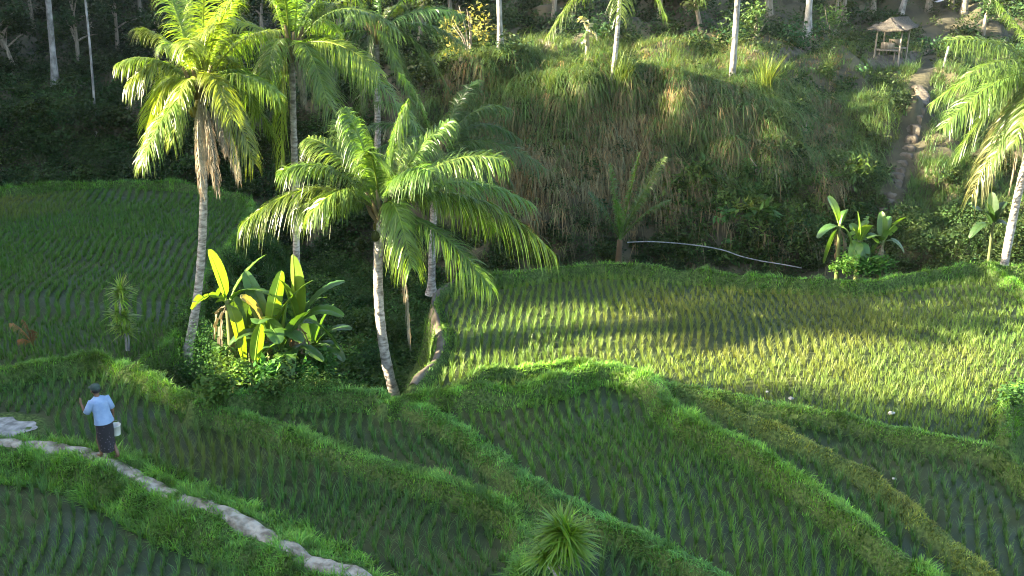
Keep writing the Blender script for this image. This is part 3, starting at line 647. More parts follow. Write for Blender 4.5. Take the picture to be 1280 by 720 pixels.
px_palm(539, 356, 36.0, 547, 188, .2, 540, 270, .13,
  [(682, 212, -.3, 1.2), (652, 176, .5, 1.4), (638, 136, .3, 1.2), (470, 128, .4, 1.0), (500, 92, -.8, .8), (606, 255, -.7, 1.2), (470, 214, -.5, 1.1), (600, 100, 1.2, .9), (505, 250, -.9, 1.0), (560, 265, -1.2, 1.1), (600, 190, 1.5, .9), (500, 160, 1.4, .8), (640, 230, .9, 1.2), (455, 160, .2, .9)],
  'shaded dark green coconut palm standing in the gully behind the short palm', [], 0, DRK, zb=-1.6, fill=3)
px_palm(468, 300, 38.5, 470, 40, .2, 474, 170, .13,
  [(560, 110, -.4, 1.4), (585, 60, .6, 1.1), (540, -20, .6, .7), (480, -60, .2, .3), (420, -30, -.4, .6), (395, 60, .5, 1.1), (400, 120, -.4, 1.3), (520, 150, -.6, 1.5), (450, 140, -.9, 1.3), (580, 20, -.3, .9), (500, 100, -1.6, 1.0), (440, 20, -1.6, .7)],
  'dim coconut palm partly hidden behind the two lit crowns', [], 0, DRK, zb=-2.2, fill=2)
px_palm(1256, 328, 33.6, 1312, 96, .2, 1268, 230, .14,
  [(1184, 50, -.4, .8), (1166, 128, .2, 1.2), (1178, 160, -.8, 1.3), (1214, 246, -.5, 1.9, (.12, .12, .04), .8), (1244, 0, .6, .3), (1240, 205, -1.0, 1.6), (1206, 96, -1.4, 1.0), (1300, -60, .3, .2), (1380, -10, .4, .6), (1430, 90, -.3, 1.1), (1420, 190, .4, 1.4), (1340, 230, -.8, 1.6), (1230, 130, 1.6, 1.2), (1268, 180, -1.6, 1.3), (1390, 150, 1.4, 1.2), (1290, 20, -1.5, .7), (1195, 195, .5, 1.6)],
  'leaning coconut palm at the right edge with fronds hanging into the picture', [(1285, 270, -.3), (1302, 250, -.3), (1262, 240, .2)], 3, (.085, .14, .026), fill=2)
# young palm in the shade at the foot of the bank
b = at_y(772, 316, 36.3); b.z = float(zat(b.x, b.y))
c = at_y(775, 300, 36.3)
t = thing('young_palm', b, 'young trunkless palm in deep shade at the foot of the bank', 'palm tree')
mb = MB(); mb.tube([b - Vector((0, 0, .1)), (b + c) * .5, c], [.15, .13, .09], 8, (.09, .06, .03)); mb.build('trunk', M_dry, t, True, tuple(b))
for px, py, dy, ar in [(832, 196, .2, .7), (800, 190, -.3, .4), (762, 205, .3, .4), (736, 240, -.2, .7), (838, 250, -.3, .9), (812, 230, .8, .6), (770, 250, -.9, .6)]:
    tip = at_y(px, py, 36.3 + dy); frond(c, c + (tip - c) * .5 + Vector((0, 0, ar * .5)), tip, t, tuple(b), vary(DRK, 1)[0], .55, .4, 34)

# ---------------------------------------------------------------- banana plants
def banana_leaf(base, ctrl, tip, W, parent, origin, col, torn=.25, name='leaf', fold=.35, mat=None, roll=0):
    n = 30; t = np.linspace(0, 1, n + 1); P = bez(base, ctrl, tip, t); T = np.gradient(P, axis=0); T /= np.linalg.norm(T, axis=1, keepdims=True)
    S = np.cross(T, [0, 0, 1.]); S /= np.linalg.norm(S, axis=1, keepdims=True) + 1e-6; N = np.cross(S, T)
    S, N = S * math.cos(roll) + N * math.sin(roll), N * math.cos(roll) - S * math.sin(roll)
    q = np.clip((t - .13) / .87, 0, 1); w = W * .6 * np.clip(np.sin(np.pi * q ** .85), 0, 1) ** .4 * (1 - .12 * q)
    mb = MB(); k = np.linspace(0, n, 10).astype(int)
    mb.tube(P[k], np.linspace(.026, .006, 10), 6, np.clip(np.array(col) * [1.5, 1.3, 1.2], 0, .6))
    for sg in (-1, 1):
        ang = fold; i = 0
        while i < n:
            g = int(rng.integers(2, 7)) if rng.random() < (torn + .1) * 2.5 else n; j = min(n, i + g); a = ang + (rng.normal(0, .5) if g < n else 0) * min(1, (torn + .1) * 3)
            idx = np.arange(i, j + 1); gap = np.zeros(len(idx))
            if g < n and len(idx) > 1: gap[0], gap[-1] = .018, -.018
            rows = []
            for f, dr in ((0, 0), (.5, .06), (1, .28)):
                o = P[idx] + sg * S[idx] * (w[idx] * f * math.cos(a))[:, None] + N[idx] * (w[idx] * f * math.sin(a))[:, None] + T[idx] * (gap * f + .12 * w[idx] * f)[:, None]
                o[:, 2] -= w[idx] * dr * (1 + .15 * np.sin(idx * 1.7 + sg)); rows.append(o)
            V = np.stack(rows, 1).reshape(-1, 3); m = len(idx); b = (np.arange(m - 1) * 3)[:, None] + np.arange(2)[None]; b = b.ravel()
            mb.add(V, np.stack([b, b + 1, b + 4, b + 3], -1), vary(col, 1, .05, .03)[0]); i = j
    return mb.build(name, mat or M_banana, parent, True, origin)
def banana(bpx, bpy, Y, spx, spy, rad, lv, label, group=None, dead=(), cat_='banana plant', vine=False):
    b = at_y(bpx, bpy, Y); b.z = float(zat(b.x, b.y)); top = at_y(spx, spy, Y); t = thing('banana_plant', b, label, cat_, group); o = tuple(b); mb = MB()
    L = bez(b - Vector((0, 0, .1)), (b + top) * .5 + Vector((.04, 0, 0)), top, np.linspace(0, 1, 14)); mb.tube(L, rad * np.linspace(1.15, .5, 14), 10, (.12, .14, .05)); mb.build('pseudostem', M_dry, t, True, o)
    for px, py, dy, W, arch, torn, c, roll in lv:
        tip = at_y(px, py, Y + dy); d = tip - top; banana_leaf(top - Vector((0, 0, .12)), top + d * .45 + Vector((0, 0, arch)), tip, W, t, o, vary(c, 1, .1, .05)[0], torn, roll=roll)
    for px, py, dy in dead:
        tip = at_y(px, py, Y + dy); d = tip - top; s0 = top - Vector((0, 0, .15)); banana_leaf(s0, s0 + Vector((d.x * .9, d.y * .9, d.z * .1)), tip, .16, t, o, vary((.13, .11, .065), 1, .2)[0], .6, 'dead_leaf', .2, M_dry)
    return t
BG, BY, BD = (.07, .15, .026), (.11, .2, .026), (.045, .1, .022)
GB = 'banana plants by the gully'
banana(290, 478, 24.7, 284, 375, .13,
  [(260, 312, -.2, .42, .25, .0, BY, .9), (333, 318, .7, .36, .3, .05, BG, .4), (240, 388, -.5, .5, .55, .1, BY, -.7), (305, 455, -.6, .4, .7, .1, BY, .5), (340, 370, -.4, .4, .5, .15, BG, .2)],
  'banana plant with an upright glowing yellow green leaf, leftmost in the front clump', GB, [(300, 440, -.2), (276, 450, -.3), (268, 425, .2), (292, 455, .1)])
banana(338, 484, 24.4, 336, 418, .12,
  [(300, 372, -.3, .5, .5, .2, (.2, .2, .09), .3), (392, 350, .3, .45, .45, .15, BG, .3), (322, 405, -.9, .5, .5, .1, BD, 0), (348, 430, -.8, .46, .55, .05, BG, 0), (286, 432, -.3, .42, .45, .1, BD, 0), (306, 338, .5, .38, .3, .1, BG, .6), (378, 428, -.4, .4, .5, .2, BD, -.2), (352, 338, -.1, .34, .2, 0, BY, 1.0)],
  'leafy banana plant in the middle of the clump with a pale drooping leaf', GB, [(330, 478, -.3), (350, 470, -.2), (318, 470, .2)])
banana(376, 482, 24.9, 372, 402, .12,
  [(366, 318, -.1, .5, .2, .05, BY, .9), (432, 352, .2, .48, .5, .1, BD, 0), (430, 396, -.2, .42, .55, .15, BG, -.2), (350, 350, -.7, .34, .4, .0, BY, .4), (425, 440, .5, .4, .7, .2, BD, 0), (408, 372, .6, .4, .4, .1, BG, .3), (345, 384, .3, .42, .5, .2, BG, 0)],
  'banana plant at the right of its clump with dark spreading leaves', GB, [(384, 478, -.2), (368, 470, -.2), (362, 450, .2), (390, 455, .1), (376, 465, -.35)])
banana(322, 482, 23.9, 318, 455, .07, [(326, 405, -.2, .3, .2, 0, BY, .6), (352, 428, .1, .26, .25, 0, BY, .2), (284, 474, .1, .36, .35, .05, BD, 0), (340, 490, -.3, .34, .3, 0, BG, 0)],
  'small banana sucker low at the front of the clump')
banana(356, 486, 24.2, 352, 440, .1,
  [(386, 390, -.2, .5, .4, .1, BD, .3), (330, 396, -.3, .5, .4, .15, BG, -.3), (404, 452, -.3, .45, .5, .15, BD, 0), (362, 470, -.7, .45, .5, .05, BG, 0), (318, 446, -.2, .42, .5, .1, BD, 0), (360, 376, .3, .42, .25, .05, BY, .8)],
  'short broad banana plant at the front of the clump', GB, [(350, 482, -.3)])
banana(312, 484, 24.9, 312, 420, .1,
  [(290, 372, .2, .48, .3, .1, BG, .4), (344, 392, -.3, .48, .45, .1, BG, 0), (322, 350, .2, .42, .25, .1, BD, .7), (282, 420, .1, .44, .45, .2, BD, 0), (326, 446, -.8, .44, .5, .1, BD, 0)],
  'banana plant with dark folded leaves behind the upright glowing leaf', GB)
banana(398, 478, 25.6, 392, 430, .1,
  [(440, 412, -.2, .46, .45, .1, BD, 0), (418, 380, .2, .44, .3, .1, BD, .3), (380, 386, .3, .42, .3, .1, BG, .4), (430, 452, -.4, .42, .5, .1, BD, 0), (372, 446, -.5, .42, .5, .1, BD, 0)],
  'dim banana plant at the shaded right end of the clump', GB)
GB2 = 'banana plants at the far edge of the large paddy'
banana(1048, 344, 33.1, 1050, 280, .1, [(1034, 246, -.1, .42, .25, .05, BG, .8), (1022, 298, -.3, .36, .35, .1, BD, 0), (1066, 312, -.3, .36, .4, .1, BG, .4), (1058, 262, .3, .36, .2, .1, BG, .5), (1030, 330, .3, .3, .4, .2, BD, 0)],
  'banana plant with a tall raised leaf, leftmost beside the large paddy', GB2, [(1054, 330, -.2), (1044, 325, .1)])
banana(1070, 344, 33.0, 1074, 300, .1, [(1072, 264, -.1, .3, .1, .1, BY, .7), (1062, 280, .2, .4, .2, .2, BY, .3), (1090, 282, -.3, .42, .3, .2, BY, .3), (1064, 332, -.5, .4, .5, .05, BY, .3), (1082, 335, -.4, .4, .45, .05, BG, 0), (1098, 305, .4, .36, .4, .1, BG, 0), (1086, 270, .3, .3, .2, .2, BG, .5)],
  'bright tattered banana plant in the middle at the edge of the large paddy', GB2, [(1072, 335, -.2)])
banana(1097, 344, 33.1, 1104, 300, .1, [(1133, 272, -.2, .42, .3, .15, BG, .4), (1130, 317, -.3, .32, .45, .1, BD, 0), (1084, 298, -.3, .36, .35, .1, BD, 0), (1102, 264, .3, .3, .15, .2, BG, .6), (1112, 270, .4, .3, .2, .2, BD, .2), (1088, 325, .2, .3, .4, .1, BG, 0)],
  'banana plant with a leaf slanting up rightwards at the edge of the large paddy', GB2, [(1098, 338, -.25), (1092, 330, .15)])
# small banana with pale drooping leaves on the upper terrace, dark ones in the ditch by the leaning palm
h = hill_pt(734, 70); b = thing('banana_plant', h, 'small banana plant with pale curled leaves on the upper terrace', 'banana plant')
mb = MB(); mb.tube([h - Vector((0, 0, .1)), h + Vector((.02, 0, .5)), h + Vector((0, 0, 1.0))], [.09, .08, .05], 8, (.2, .19, .12)); mb.build('pseudostem', M_dry, b, True, tuple(h))
for px, py, ar, c in [(722, 28, .6, (.28, .28, .2)), (746, 52, .5, (.3, .3, .24)), (738, 34, .5, (.3, .3, .22)), (728, 56, .4, BD), (752, 42, .4, BD)]:
    tp = h + Vector((0, 0, .95)); tip = at_y(px, py, h.y - .1); banana_leaf(tp, tp + (tip - tp) * .4 + Vector((0, 0, ar)), tip, .34, b, tuple(h), c, .3)
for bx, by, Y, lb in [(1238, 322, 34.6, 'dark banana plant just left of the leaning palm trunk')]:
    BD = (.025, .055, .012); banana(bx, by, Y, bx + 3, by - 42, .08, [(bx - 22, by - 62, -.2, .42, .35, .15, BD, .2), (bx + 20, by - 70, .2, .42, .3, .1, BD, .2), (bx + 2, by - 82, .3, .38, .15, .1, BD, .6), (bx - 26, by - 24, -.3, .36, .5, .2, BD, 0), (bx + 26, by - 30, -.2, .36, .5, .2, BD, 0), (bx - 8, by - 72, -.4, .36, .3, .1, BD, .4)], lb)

# ---------------------------------------------------------------- rosette shrubs, grass clumps, shrubs
def rosette(c, n, L, parent, origin, col, wd=.035, down=.35, name='leaf_rosette'):
    d = rdir(n); el = np.arcsin(rng.uniform(-down, 1, n)); u = UPS(n) * np.sin(el)[:, None] + d * np.cos(el)[:, None]
    l = L * rng.uniform(.75, 1.1, n); V, Q = ribbons(np.tile(np.array(tuple(c)), (n, 1)) + u * .03 + rng.normal(0, .03, (n, 3)), d, u, l, l * .15, l * .3 * np.cos(el) ** 2, wd * rng.uniform(.8, 1.2, n), 4, .08)
    return np_mesh(name, V, Q, M_palm, parent, np.repeat(vary(col, n, .18, .1), 10, 0), False, origin)
b = at_y(158, 436, 27.0); b.z = float(zat(b.x, b.y)); t = thing('dracaena', b, 'slender dracaena with stacked leaf tufts on the bund by the left paddy', 'shrub'); o = tuple(b)
mb = MB(); mb.tube([b - Vector((0, 0, .1)), at_y(157, 420, 27), at_y(150, 395, 27), at_y(151, 362, 27)], [.035, .03, .026, .02], 8); mb.build('stem', M_pale, t, True, o)
mb = MB(); mb.tube([b + Vector((.05, 0, -.1)), at_y(161, 425, 27.05), at_y(158, 405, 27.05)], [.03, .025, .02], 8); mb.build('stem', M_pale, t, True, o)
for px, py, L_, n in [(152, 362, .42, 70), (151, 372, .4, 60), (147, 392, .4, 70), (156, 396, .4, 70), (150, 408, .4, 70), (158, 415, .35, 50)]: rosette(at_y(px, py, 27.02), n, L_, t, o, (.16, .25, .035), .05)  # tuft colour lightened in place of sun reaching the leaves
b = at_z(694, 742, .3); b.z = float(zat(b.x, b.y)); t = thing('dracaena', b, 'round bushy dracaena with narrow leaves in the near foreground', 'shrub'); o = tuple(b); Yb = b.y
mb = MB(); mb.tube([b - Vector((0, 0, .1)), at_y(697, 715, Yb), at_y(706, 675, Yb)], [.05, .045, .035], 8); mb.build('stem', M_bark, t, True, o)
mb = MB(); mb.tube([at_y(696, 720, Yb), at_y(686, 708, Yb - .05), at_y(680, 698, Yb - .1)], [.035, .03, .025], 8); mb.build('stem', M_bark, t, True, o)
for px, py, dy, L_, n in [(706, 668, 0, .54, 130), (702, 660, .1, .5, 90), (712, 676, -.1, .5, 90), (681, 696, -.12, .42, 80), (690, 684, .1, .45, 60), (716, 690, .1, .42, 40)]: rosette(at_y(px, py, Yb + dy), n, L_, t, o, (.11, .2, .02), .055, .55)
# little rust coloured dead palm seedling at the left
b = at_y(44, 448, 27.3); b.z = float(zat(b.x, b.y)); t = thing('palm_seedling', b, 'small rust brown dead palm seedling on the bund at the far left', 'shrub')
for px, py, ar in [(12, 404, .25), (28, 400, .2), (40, 412, .1), (22, 425, .15)]:
    tip = at_y(px, py, 27.2); frond(b, b + (tip - b) * .55 + Vector((0.05, 0, ar)), tip, t, tuple(b), vary((.17, .09, .035), 1)[0], .4, .5, 16, 'dead_frond', M_dry, .025, True)
def clump(px, py, L, n, label, col, dry=.25, grp='tall grass clumps on the bank'):
    h = hill_pt(px, py); t = thing('grass_clump', h, label, 'tall grass', grp); o = tuple(h); d = rdir(n); d[:, 1] -= .25
    l = L * rng.uniform(.5, 1.1, n); P = np.tile(np.array(o), (n, 1)) + rng.normal(0, .13, (n, 3)) * [1, .6, .1]
    V, Q = ribbons(P, d, UPS(n), l, l * rng.uniform(.1, .55, n), l * rng.uniform(.05, .35, n), .035, 5)
    np_mesh('blades', V, Q, M_grass, t, np.repeat(vary(col, n, .2, .12), 12, 0), False, o)
    m = int(n * dry * 2); P = np.tile(np.array(o), (m, 1)) + rng.normal(0, .12, (m, 3)) * [1, .4, .3]; l = L * rng.uniform(.35, .7, m); d = rdir(m); d[:, 1] = -np.abs(d[:, 1]) - .3
    V, Q = ribbons(P, d, UPS(m), l * .4, l * .45, l * 1.3, .026, 5); np_mesh('dead_blades', V, Q, M_dry, t, np.repeat(vary((.24, .18, .09), m, .2), 12, 0), False, o)
clump(955, 118, 2.0, 150, 'tall sunlit grass clump on the bank right of the white trunk', (.12, .17, .03))
clump(778, 118, 1.9, 140, 'tall grass clump at the foot of the slanting thin trunk', (.09, .14, .03))
clump(832, 108, 2.2, 120, 'tall arching grass clump between the slanting trunk and the white trunk', (.075, .125, .035))
clump(835, 150, 1.5, 70, 'smaller grass clump low on the bank below the arching clump', (.09, .13, .035), .5)
clump(690, 120, 1.2, 80, 'grass clump on the bank below the grassy terrace lip', (.07, .12, .03))
clump(735, 130, 1.2, 70, 'grass clump on the bank left of the slanting trunk', (.07, .12, .03), .5)
clump(1095, 135, 1.2, 110, 'grass clump on the slope below the hut', (.08, .14, .03), .1)
clump(1035, 95, 1.4, 60, 'thin grass clump on the lip left of the hut', (.09, .13, .04), .1)
clump(1180, 165, 1.3, 120, 'grass clump just right of the earth steps', (.07, .13, .03), .1)
clump(1195, 215, 1.1, 110, 'dark grass clump right of the lower steps', (.05, .1, .025), .3)
def shrub(name, px, py, r, n, ls, col, label, stem=True, sq=1.2, dy=0):
    h = hill_pt(px, py) + Vector((0, dy, 0)); t = thing(name, h, label, 'shrub'); o = tuple(h); cs = []
    for k in range(7): cs.append(blob(np.array(o) + rng.normal(0, r * .4, 3) * [1, .8, .9] + [0, 0, r * sq * .9], (r * .6, r * .6, r * .6 * sq), n // 7))
    c = np.concatenate(cs); V, Q, C = leaves(c, rng.uniform(.6, 1.2, len(c)) * ls, vary(col, len(c), .2, .08)); np_mesh('foliage', V, Q, M_leaf, t, C, False, o)
    mb = MB()
    for k in range(5):
        e = h + Vector((rng.normal(0, r * .5), rng.normal(0, r * .4), r * sq * rng.uniform(.8, 1.6))); mb.tube([h - Vector((0, 0, .1)), (h + e) * .5 + Vector((.05, 0, .1)), e], [.035, .025, .01], 6)
    mb.build('stem', M_wood, t, True, o)
shrub('shrub', 590, 72, .95, 420, .2, (.17, .17, .045), 'open yellow leaved shrub on the terrace left of a grey trunk', sq=1.3)
shrub('shrub', 945, 215, .55, 520, .12, (.06, .12, .03), 'rounded green bush in the middle of the bank', sq=1)
shrub('shrub', 1000, 175, .4, 260, .12, (.06, .12, .03), 'small bush on the open slope above the rounded bush')
shrub('shrub', 942, 52, .8, 420, .2, (.06, .11, .03), 'broad leaved bush just right of the white trunk on the terrace')
shrub('shrub', 1035, 55, 1.0, 420, .2, (.07, .13, .035), 'leafy sapling between the flared trunk and the hut')

# ---------------------------------------------------------------- trees on the hill
def zhill(x, y):
    x = np.atleast_1d(x); y = np.atleast_1d(y); out = []
    for a, b in zip(x, y):
        d = np.hypot(hcen[:, 0] - a, hcen[:, 1] - b); k = np.argsort(d)[:6]; w = 1 / (d[k] + .02); out.append((hcen[k, 2] * w).sum() / w.sum())
    return np.array(out)
def crown_palm(name, base, top, rad, label, cat_='palm tree', group='tall pale trunks on the hill', nf=15, fl=3.6, col=DRK, mat=None, flare=1.9, curve=(0, 0, 0)):
    t = thing(name, base, label, cat_, group); o = tuple(base); mb = MB(); m = 26; q = np.linspace(0, 1, m)
    L = bez(base - Vector((0, 0, .3)), (base + top) * .5 + Vector(curve), top, q); r = rad * (1 - .35 * q); r[:4] *= [flare, 1 + (flare - 1) * .6, 1 + (flare - 1) * .3, 1.08]
    mb.tube(L, r * (1 + .04 * (np.arange(m) % 2)), 10); mb.build('trunk', mat or M_pale, t, True, o)
    for a in range(nf):
        th = a * 2.4 + rng.normal(0, .2); el = R(70 - 105 * a / nf); d = Vector((math.cos(th) * math.cos(el), math.sin(th) * math.cos(el), math.sin(el)))
        tip = top + d * fl * rng.uniform(.85, 1.1) - Vector((0, 0, fl * .3)); frond(top, top + d * fl * .55 + Vector((0, 0, fl * .15)), tip, t, o, vary(col, 1, .15, .1)[0], .8, .6, 26)
    return t
def tr(bpx, bpy, tpx, tpy, up, *a, dy=0, **k):
    """trunk seen from (bpx,bpy) on the hill towards (tpx,tpy), carried on to 'up' metres"""
    b = hill_pt(bpx, bpy); q = at_y(tpx, tpy, b.y + dy); top = b + (q - b) * (up / max(.5, (q - b).z)); return crown_palm(k.pop('name', 'palm_tree'), b, top, *a, **k)
tr(72, 108, 60, 0, 12, .15, 'pale straight trunk standing on the dark slope at the far left', fl=3.2)
tr(122, 170, 107, 40, 9, .06, 'thin crooked pale trunk on the dark slope at the left', 'tree', nf=8, fl=1.6, curve=(.25, 0, 0))
tr(625, 66, 624, 0, 9, .11, 'grey straight trunk on the terrace above the bank', fl=3)
tr(762, 106, 773, 0, 4.6, .1, 'thin brown trunk slanting up from the bank to a low crown', mat=M_bark, nf=18, fl=3.2, col=(.09, .13, .025), curve=(.12, 0, 0))
tr(916, 101, 922, 0, 10, .13, 'white straight trunk at the edge of the bank', flare=1.2)
tr(1007, 52, 1012, 0, 12, .17, 'stout pale trunk with a flared foot behind the bank', flare=2.3)
tr(1126, 24, 1136, -20, 11, .15, 'leaning pale trunk rising behind the hut')
for (px, py) in [(1052, 22), (1090, 15), (1160, 14), (1205, 20), (960, 12), (860, 6)]:
    tr(px, py, px + 4, py - 40, 11, .16, 'dark slim trunk among the trees behind the hut', group='dark slim trunks behind the hut', nf=12, mat=M_wood)
def tree(base, H, r, label, col, group, n=1500):
    t = thing('tree', base, label, 'tree', group); o = tuple(base); mb = MB(); tp = base + Vector((rng.normal(0, .3), 0, H * .75))
    mb.tube(bez(base - Vector((0, 0, .2)), (base + tp) * .5 + Vector((rng.normal(0, .25), 0, 0)), tp, np.linspace(0, 1, 12)), np.linspace(.13, .05, 12), 8)
    ends = []
    for k in range(7):
        s0 = base + (tp - base) * rng.uniform(.4, .95); e = s0 + Vector((rng.normal(0, r * .5), rng.normal(0, r * .5), r * rng.uniform(.2, .8))); mb.tube([s0, (s0 + e) * .5 + Vector((0, 0, .1)), e], [.05, .035, .015], 6); ends.append(e)
    mb.build('trunk', M_wood, t, True, o); cs = [blob(np.array(e), (r * .55, r * .55, r * .42), n // 7) for e in ends]; c = np.concatenate(cs)
    V, Q, C = leaves(c, rng.uniform(.14, .3, len(c)), np.concatenate([vary(vary(col, 1, .25, .12)[0], len(q), .2, .08) for q in cs])); np_mesh('crown', V, Q, M_leaf, t, C, False, o); return t
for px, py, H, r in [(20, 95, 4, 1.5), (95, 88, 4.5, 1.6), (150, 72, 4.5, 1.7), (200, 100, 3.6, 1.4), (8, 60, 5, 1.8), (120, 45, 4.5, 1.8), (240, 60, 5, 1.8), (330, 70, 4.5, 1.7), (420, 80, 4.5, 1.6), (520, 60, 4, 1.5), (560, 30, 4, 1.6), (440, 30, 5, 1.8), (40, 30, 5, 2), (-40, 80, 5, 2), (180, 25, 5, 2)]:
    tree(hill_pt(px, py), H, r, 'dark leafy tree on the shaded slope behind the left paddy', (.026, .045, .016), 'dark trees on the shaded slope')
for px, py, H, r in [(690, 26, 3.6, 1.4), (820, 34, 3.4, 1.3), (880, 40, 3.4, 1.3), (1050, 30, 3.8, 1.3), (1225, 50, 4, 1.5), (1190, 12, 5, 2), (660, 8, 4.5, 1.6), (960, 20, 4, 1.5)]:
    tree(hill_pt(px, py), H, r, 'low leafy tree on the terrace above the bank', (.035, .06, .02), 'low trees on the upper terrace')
# ---------------------------------------------------------------- earth steps and ledges on the hill
def hline(pts, step):
    q = smooth_line([hill_pt(*p) for p in pts], .1); s = np.concatenate([[0], np.cumsum(np.linalg.norm(np.diff(q, axis=0), axis=1))]); k = np.arange(0, s[-1], step)
    return np.stack([np.interp(k, s, q[:, 0]), np.interp(k, s, q[:, 1])], -1)
L = hline([(1093, 276), (1104, 255), (1114, 236), (1124, 212), (1133, 186), (1143, 162), (1151, 140), (1148, 120), (1143, 106)], .42); T = np.gradient(L, axis=0); T /= np.linalg.norm(T, axis=1, keepdims=True)
zz = zhill(L[:, 0], L[:, 1]); zz = np.convolve(np.pad(zz, 2, mode='edge'), np.ones(5) / 5, 'valid') + .14; zz = np.maximum.accumulate(zz)
mb = MB()
for k in range(len(L) - 1):
    m = 9; f = np.linspace(-1, 1, m); w = .3 * (1 - .25 * k / len(L)) * rng.uniform(.85, 1.15); rows = []
    for s_, z in ((0, zz[k] - .45), (0.02, zz[k] - .03), (.1, zz[k]), (.5, zz[k] + .01), (1.05, zz[k] + .015)):
        c = L[k] + (L[k + 1] - L[k]) * s_; jit = .03 * rng.normal(0, 1, m)
        rows.append(np.stack([c[0] - T[k, 1] * f * w + T[k, 0] * jit, c[1] + T[k, 0] * f * w + T[k, 1] * jit, z + .015 * rng.normal(0, 1, m) - .1 * np.abs(f) ** 5], -1))
    V = np.stack(rows, 0).reshape(-1, 3); i = (np.arange(4)[:, None] * m + np.arange(m - 1)[None]).ravel(); mb.add(V, np.stack([i, i + 1, i + m + 1, i + m], -1))
tag(mb.build('path_steps', M_steps, None, False), 'flight of earth steps climbing the open slope towards the hut', kind='structure')
for pts, w, lb in [([(1080, 80), (1100, 79), (1120, 77), (1140, 74), (1165, 71)], .42, 'pale trodden ledge in front of the hut'), ([(946, 70), (970, 69), (995, 65), (1022, 60)], .35, 'pale trodden ledge on the lip below the stout trunk')]:
    strip('ledge_path', hline(pts, .2), w, M_steps, lb, .16, zhill, 91, .04)
# ---------------------------------------------------------------- hut
g = hill_pt(1117, 74); Yh = g.y; b0 = at_y(1114, 72, Yh); b0.z = float(zhill(b0.x, b0.y)[0]) + .1
hut = thing('hut', b0, 'small open sided hut with a grey thatched roof and benches above the steps', 'hut'); o = tuple(b0)
ppm = F / (Yh * CP + (CAMZ - b0.z) * SP)
pc_ = [(-.95, -.35), (.1, -.75), (.9, .55), (-.15, .95)]   # corners of the floor plan, one corner towards us
pw = [b0 + Vector((x, y, 0)) for x, y in pc_]
for p in pw:
    mb = MB(); mb.tube([p - Vector((0, 0, .3)), p + Vector((.02, 0, .8)), p + Vector((.05, 0, 1.6))], [.05, .045, .04], 8); mb.build('post', M_wood, hut, True, o)
mid = b0 + Vector((sum(p[0] for p in pc_) / 4, sum(p[1] for p in pc_) / 4, 0)); Mth = surf('thatch', (.035, .03, .023), (.09, .08, .062), 3, .95, .9, stretch=(6, 6, 1.2), bscale=12)
ev = [mid + (p - mid) * 1.62 + Vector((0, 0, 1.5)) for p in pw]; rg = [mid + Vector((-.25, -.1, 1.93)), mid + Vector((.85, .6, 1.95))]
mb = MB()
def slope(a, b, c, d, m=7):
    V = []; 
    for lay in (0, -.09):
        for i in range(m):
            for j in range(m):
                u, v = i / (m - 1), j / (m - 1); p = (a * (1 - u) + b * u) * (1 - v) + (d * (1 - u) + c * u) * v; sag = -.1 * math.sin(math.pi * v) * (1 - .3 * v)
                V.append(p + Vector((0, 0, lay + sag + (.05 * rng.normal() if v == 0 else .015 * rng.normal()))))
    q = []; n_ = m * m
    for i in range(m - 1):
        for j in range(m - 1): a_ = i * m + j; q += [[a_, a_ + m, a_ + m + 1, a_ + 1], [n_ + a_, n_ + a_ + 1, n_ + a_ + m + 1, n_ + a_ + m]]
    for i in range(m - 1): q += [[i * m, n_ + i * m, n_ + i * m + m, i * m + m], [i, i + 1, n_ + i + 1, n_ + i], [(m - 1) * m + i, n_ + (m - 1) * m + i, n_ + (m - 1) * m + i + 1, (m - 1) * m + i + 1]]
    mb.add([tuple(v) for v in V], q, (.2, .18, .14))
slope(ev[0], ev[1], rg[0], rg[0] - Vector((.02, 0, 0))); slope(ev[1], ev[2], rg[1], rg[0]); slope(ev[2], ev[3], rg[1], rg[1] + Vector((0, .02, 0))); slope(ev[3], ev[0], rg[0], rg[1])
mb.build('roof', Mth, hut, False, o)
for i in range(4):
    a, c = pw[i], pw[(i + 1) % 4]; mb = MB(); mb.tube([a + Vector((.04, 0, 1.5)), c + Vector((.04, 0, 1.5))], .035, 6); mb.build('beam', M_wood, hut, True, o)
for i in (0, 2):
    a, c = pw[i], pw[(i + 1) % 4]; e = (c - a).normalized(); nrm = Vector((-e.y, e.x, 0)) ; ang = math.atan2(e.y, e.x); Rm = Matrix.Rotation(ang, 3, 'Z'); mb = MB(); m_ = (a + c) * .5
    mb.box(m_ + nrm * .2 + Vector((0, 0, .45)), ((c - a).length * .95, .4, .05), Rm)
    for s_ in (-.35, .35): mb.box(m_ + e * s_ + nrm * .2 + Vector((0, 0, .15)), (.06, .06, .56), Rm)
    mb.build('bench', M_wood, hut, False, o); mb = MB(); mb.box(m_ + nrm * .02 + Vector((0, 0, .68)), ((c - a).length * .55, .04, .3), Rm); mb.build('bench_back', M_wood, hut, False, o)
b = hill_pt(1180, 84); t = tag(MB().build, None) if False else None
mb = MB(); mb.tube([b - Vector((0, 0, .2)), b + Vector((.06, 0, .45)), b + Vector((.13, 0, .95))], [.06, .055, .05], 8); tag(mb.build('post', M_pale, None, True), 'short pale wooden post on the slope right of the hut', 'post')
b = hill_pt(1168, 14); mb = MB(); q = np.linspace(0, 1, 9); W_ = []
for a in q: W_.append([(b.x - .5 + a, b.y + d, b.z + .95 - .3 * math.sin(math.pi * a) * (1 - abs(d) * .8) - .2 * a) for d in (-.25, -.1, .1, .25)])
V = np.array(W_).reshape(-1, 3); i = (np.arange(8)[:, None] * 4 + np.arange(3)[None]).ravel(); mb.add(np.concatenate([V, V - [0, 0, .02]]), np.concatenate([np.stack([i, i + 4, i + 5, i + 1], -1), np.stack([i, i + 1, i + 5, i + 4], -1) + 36]))
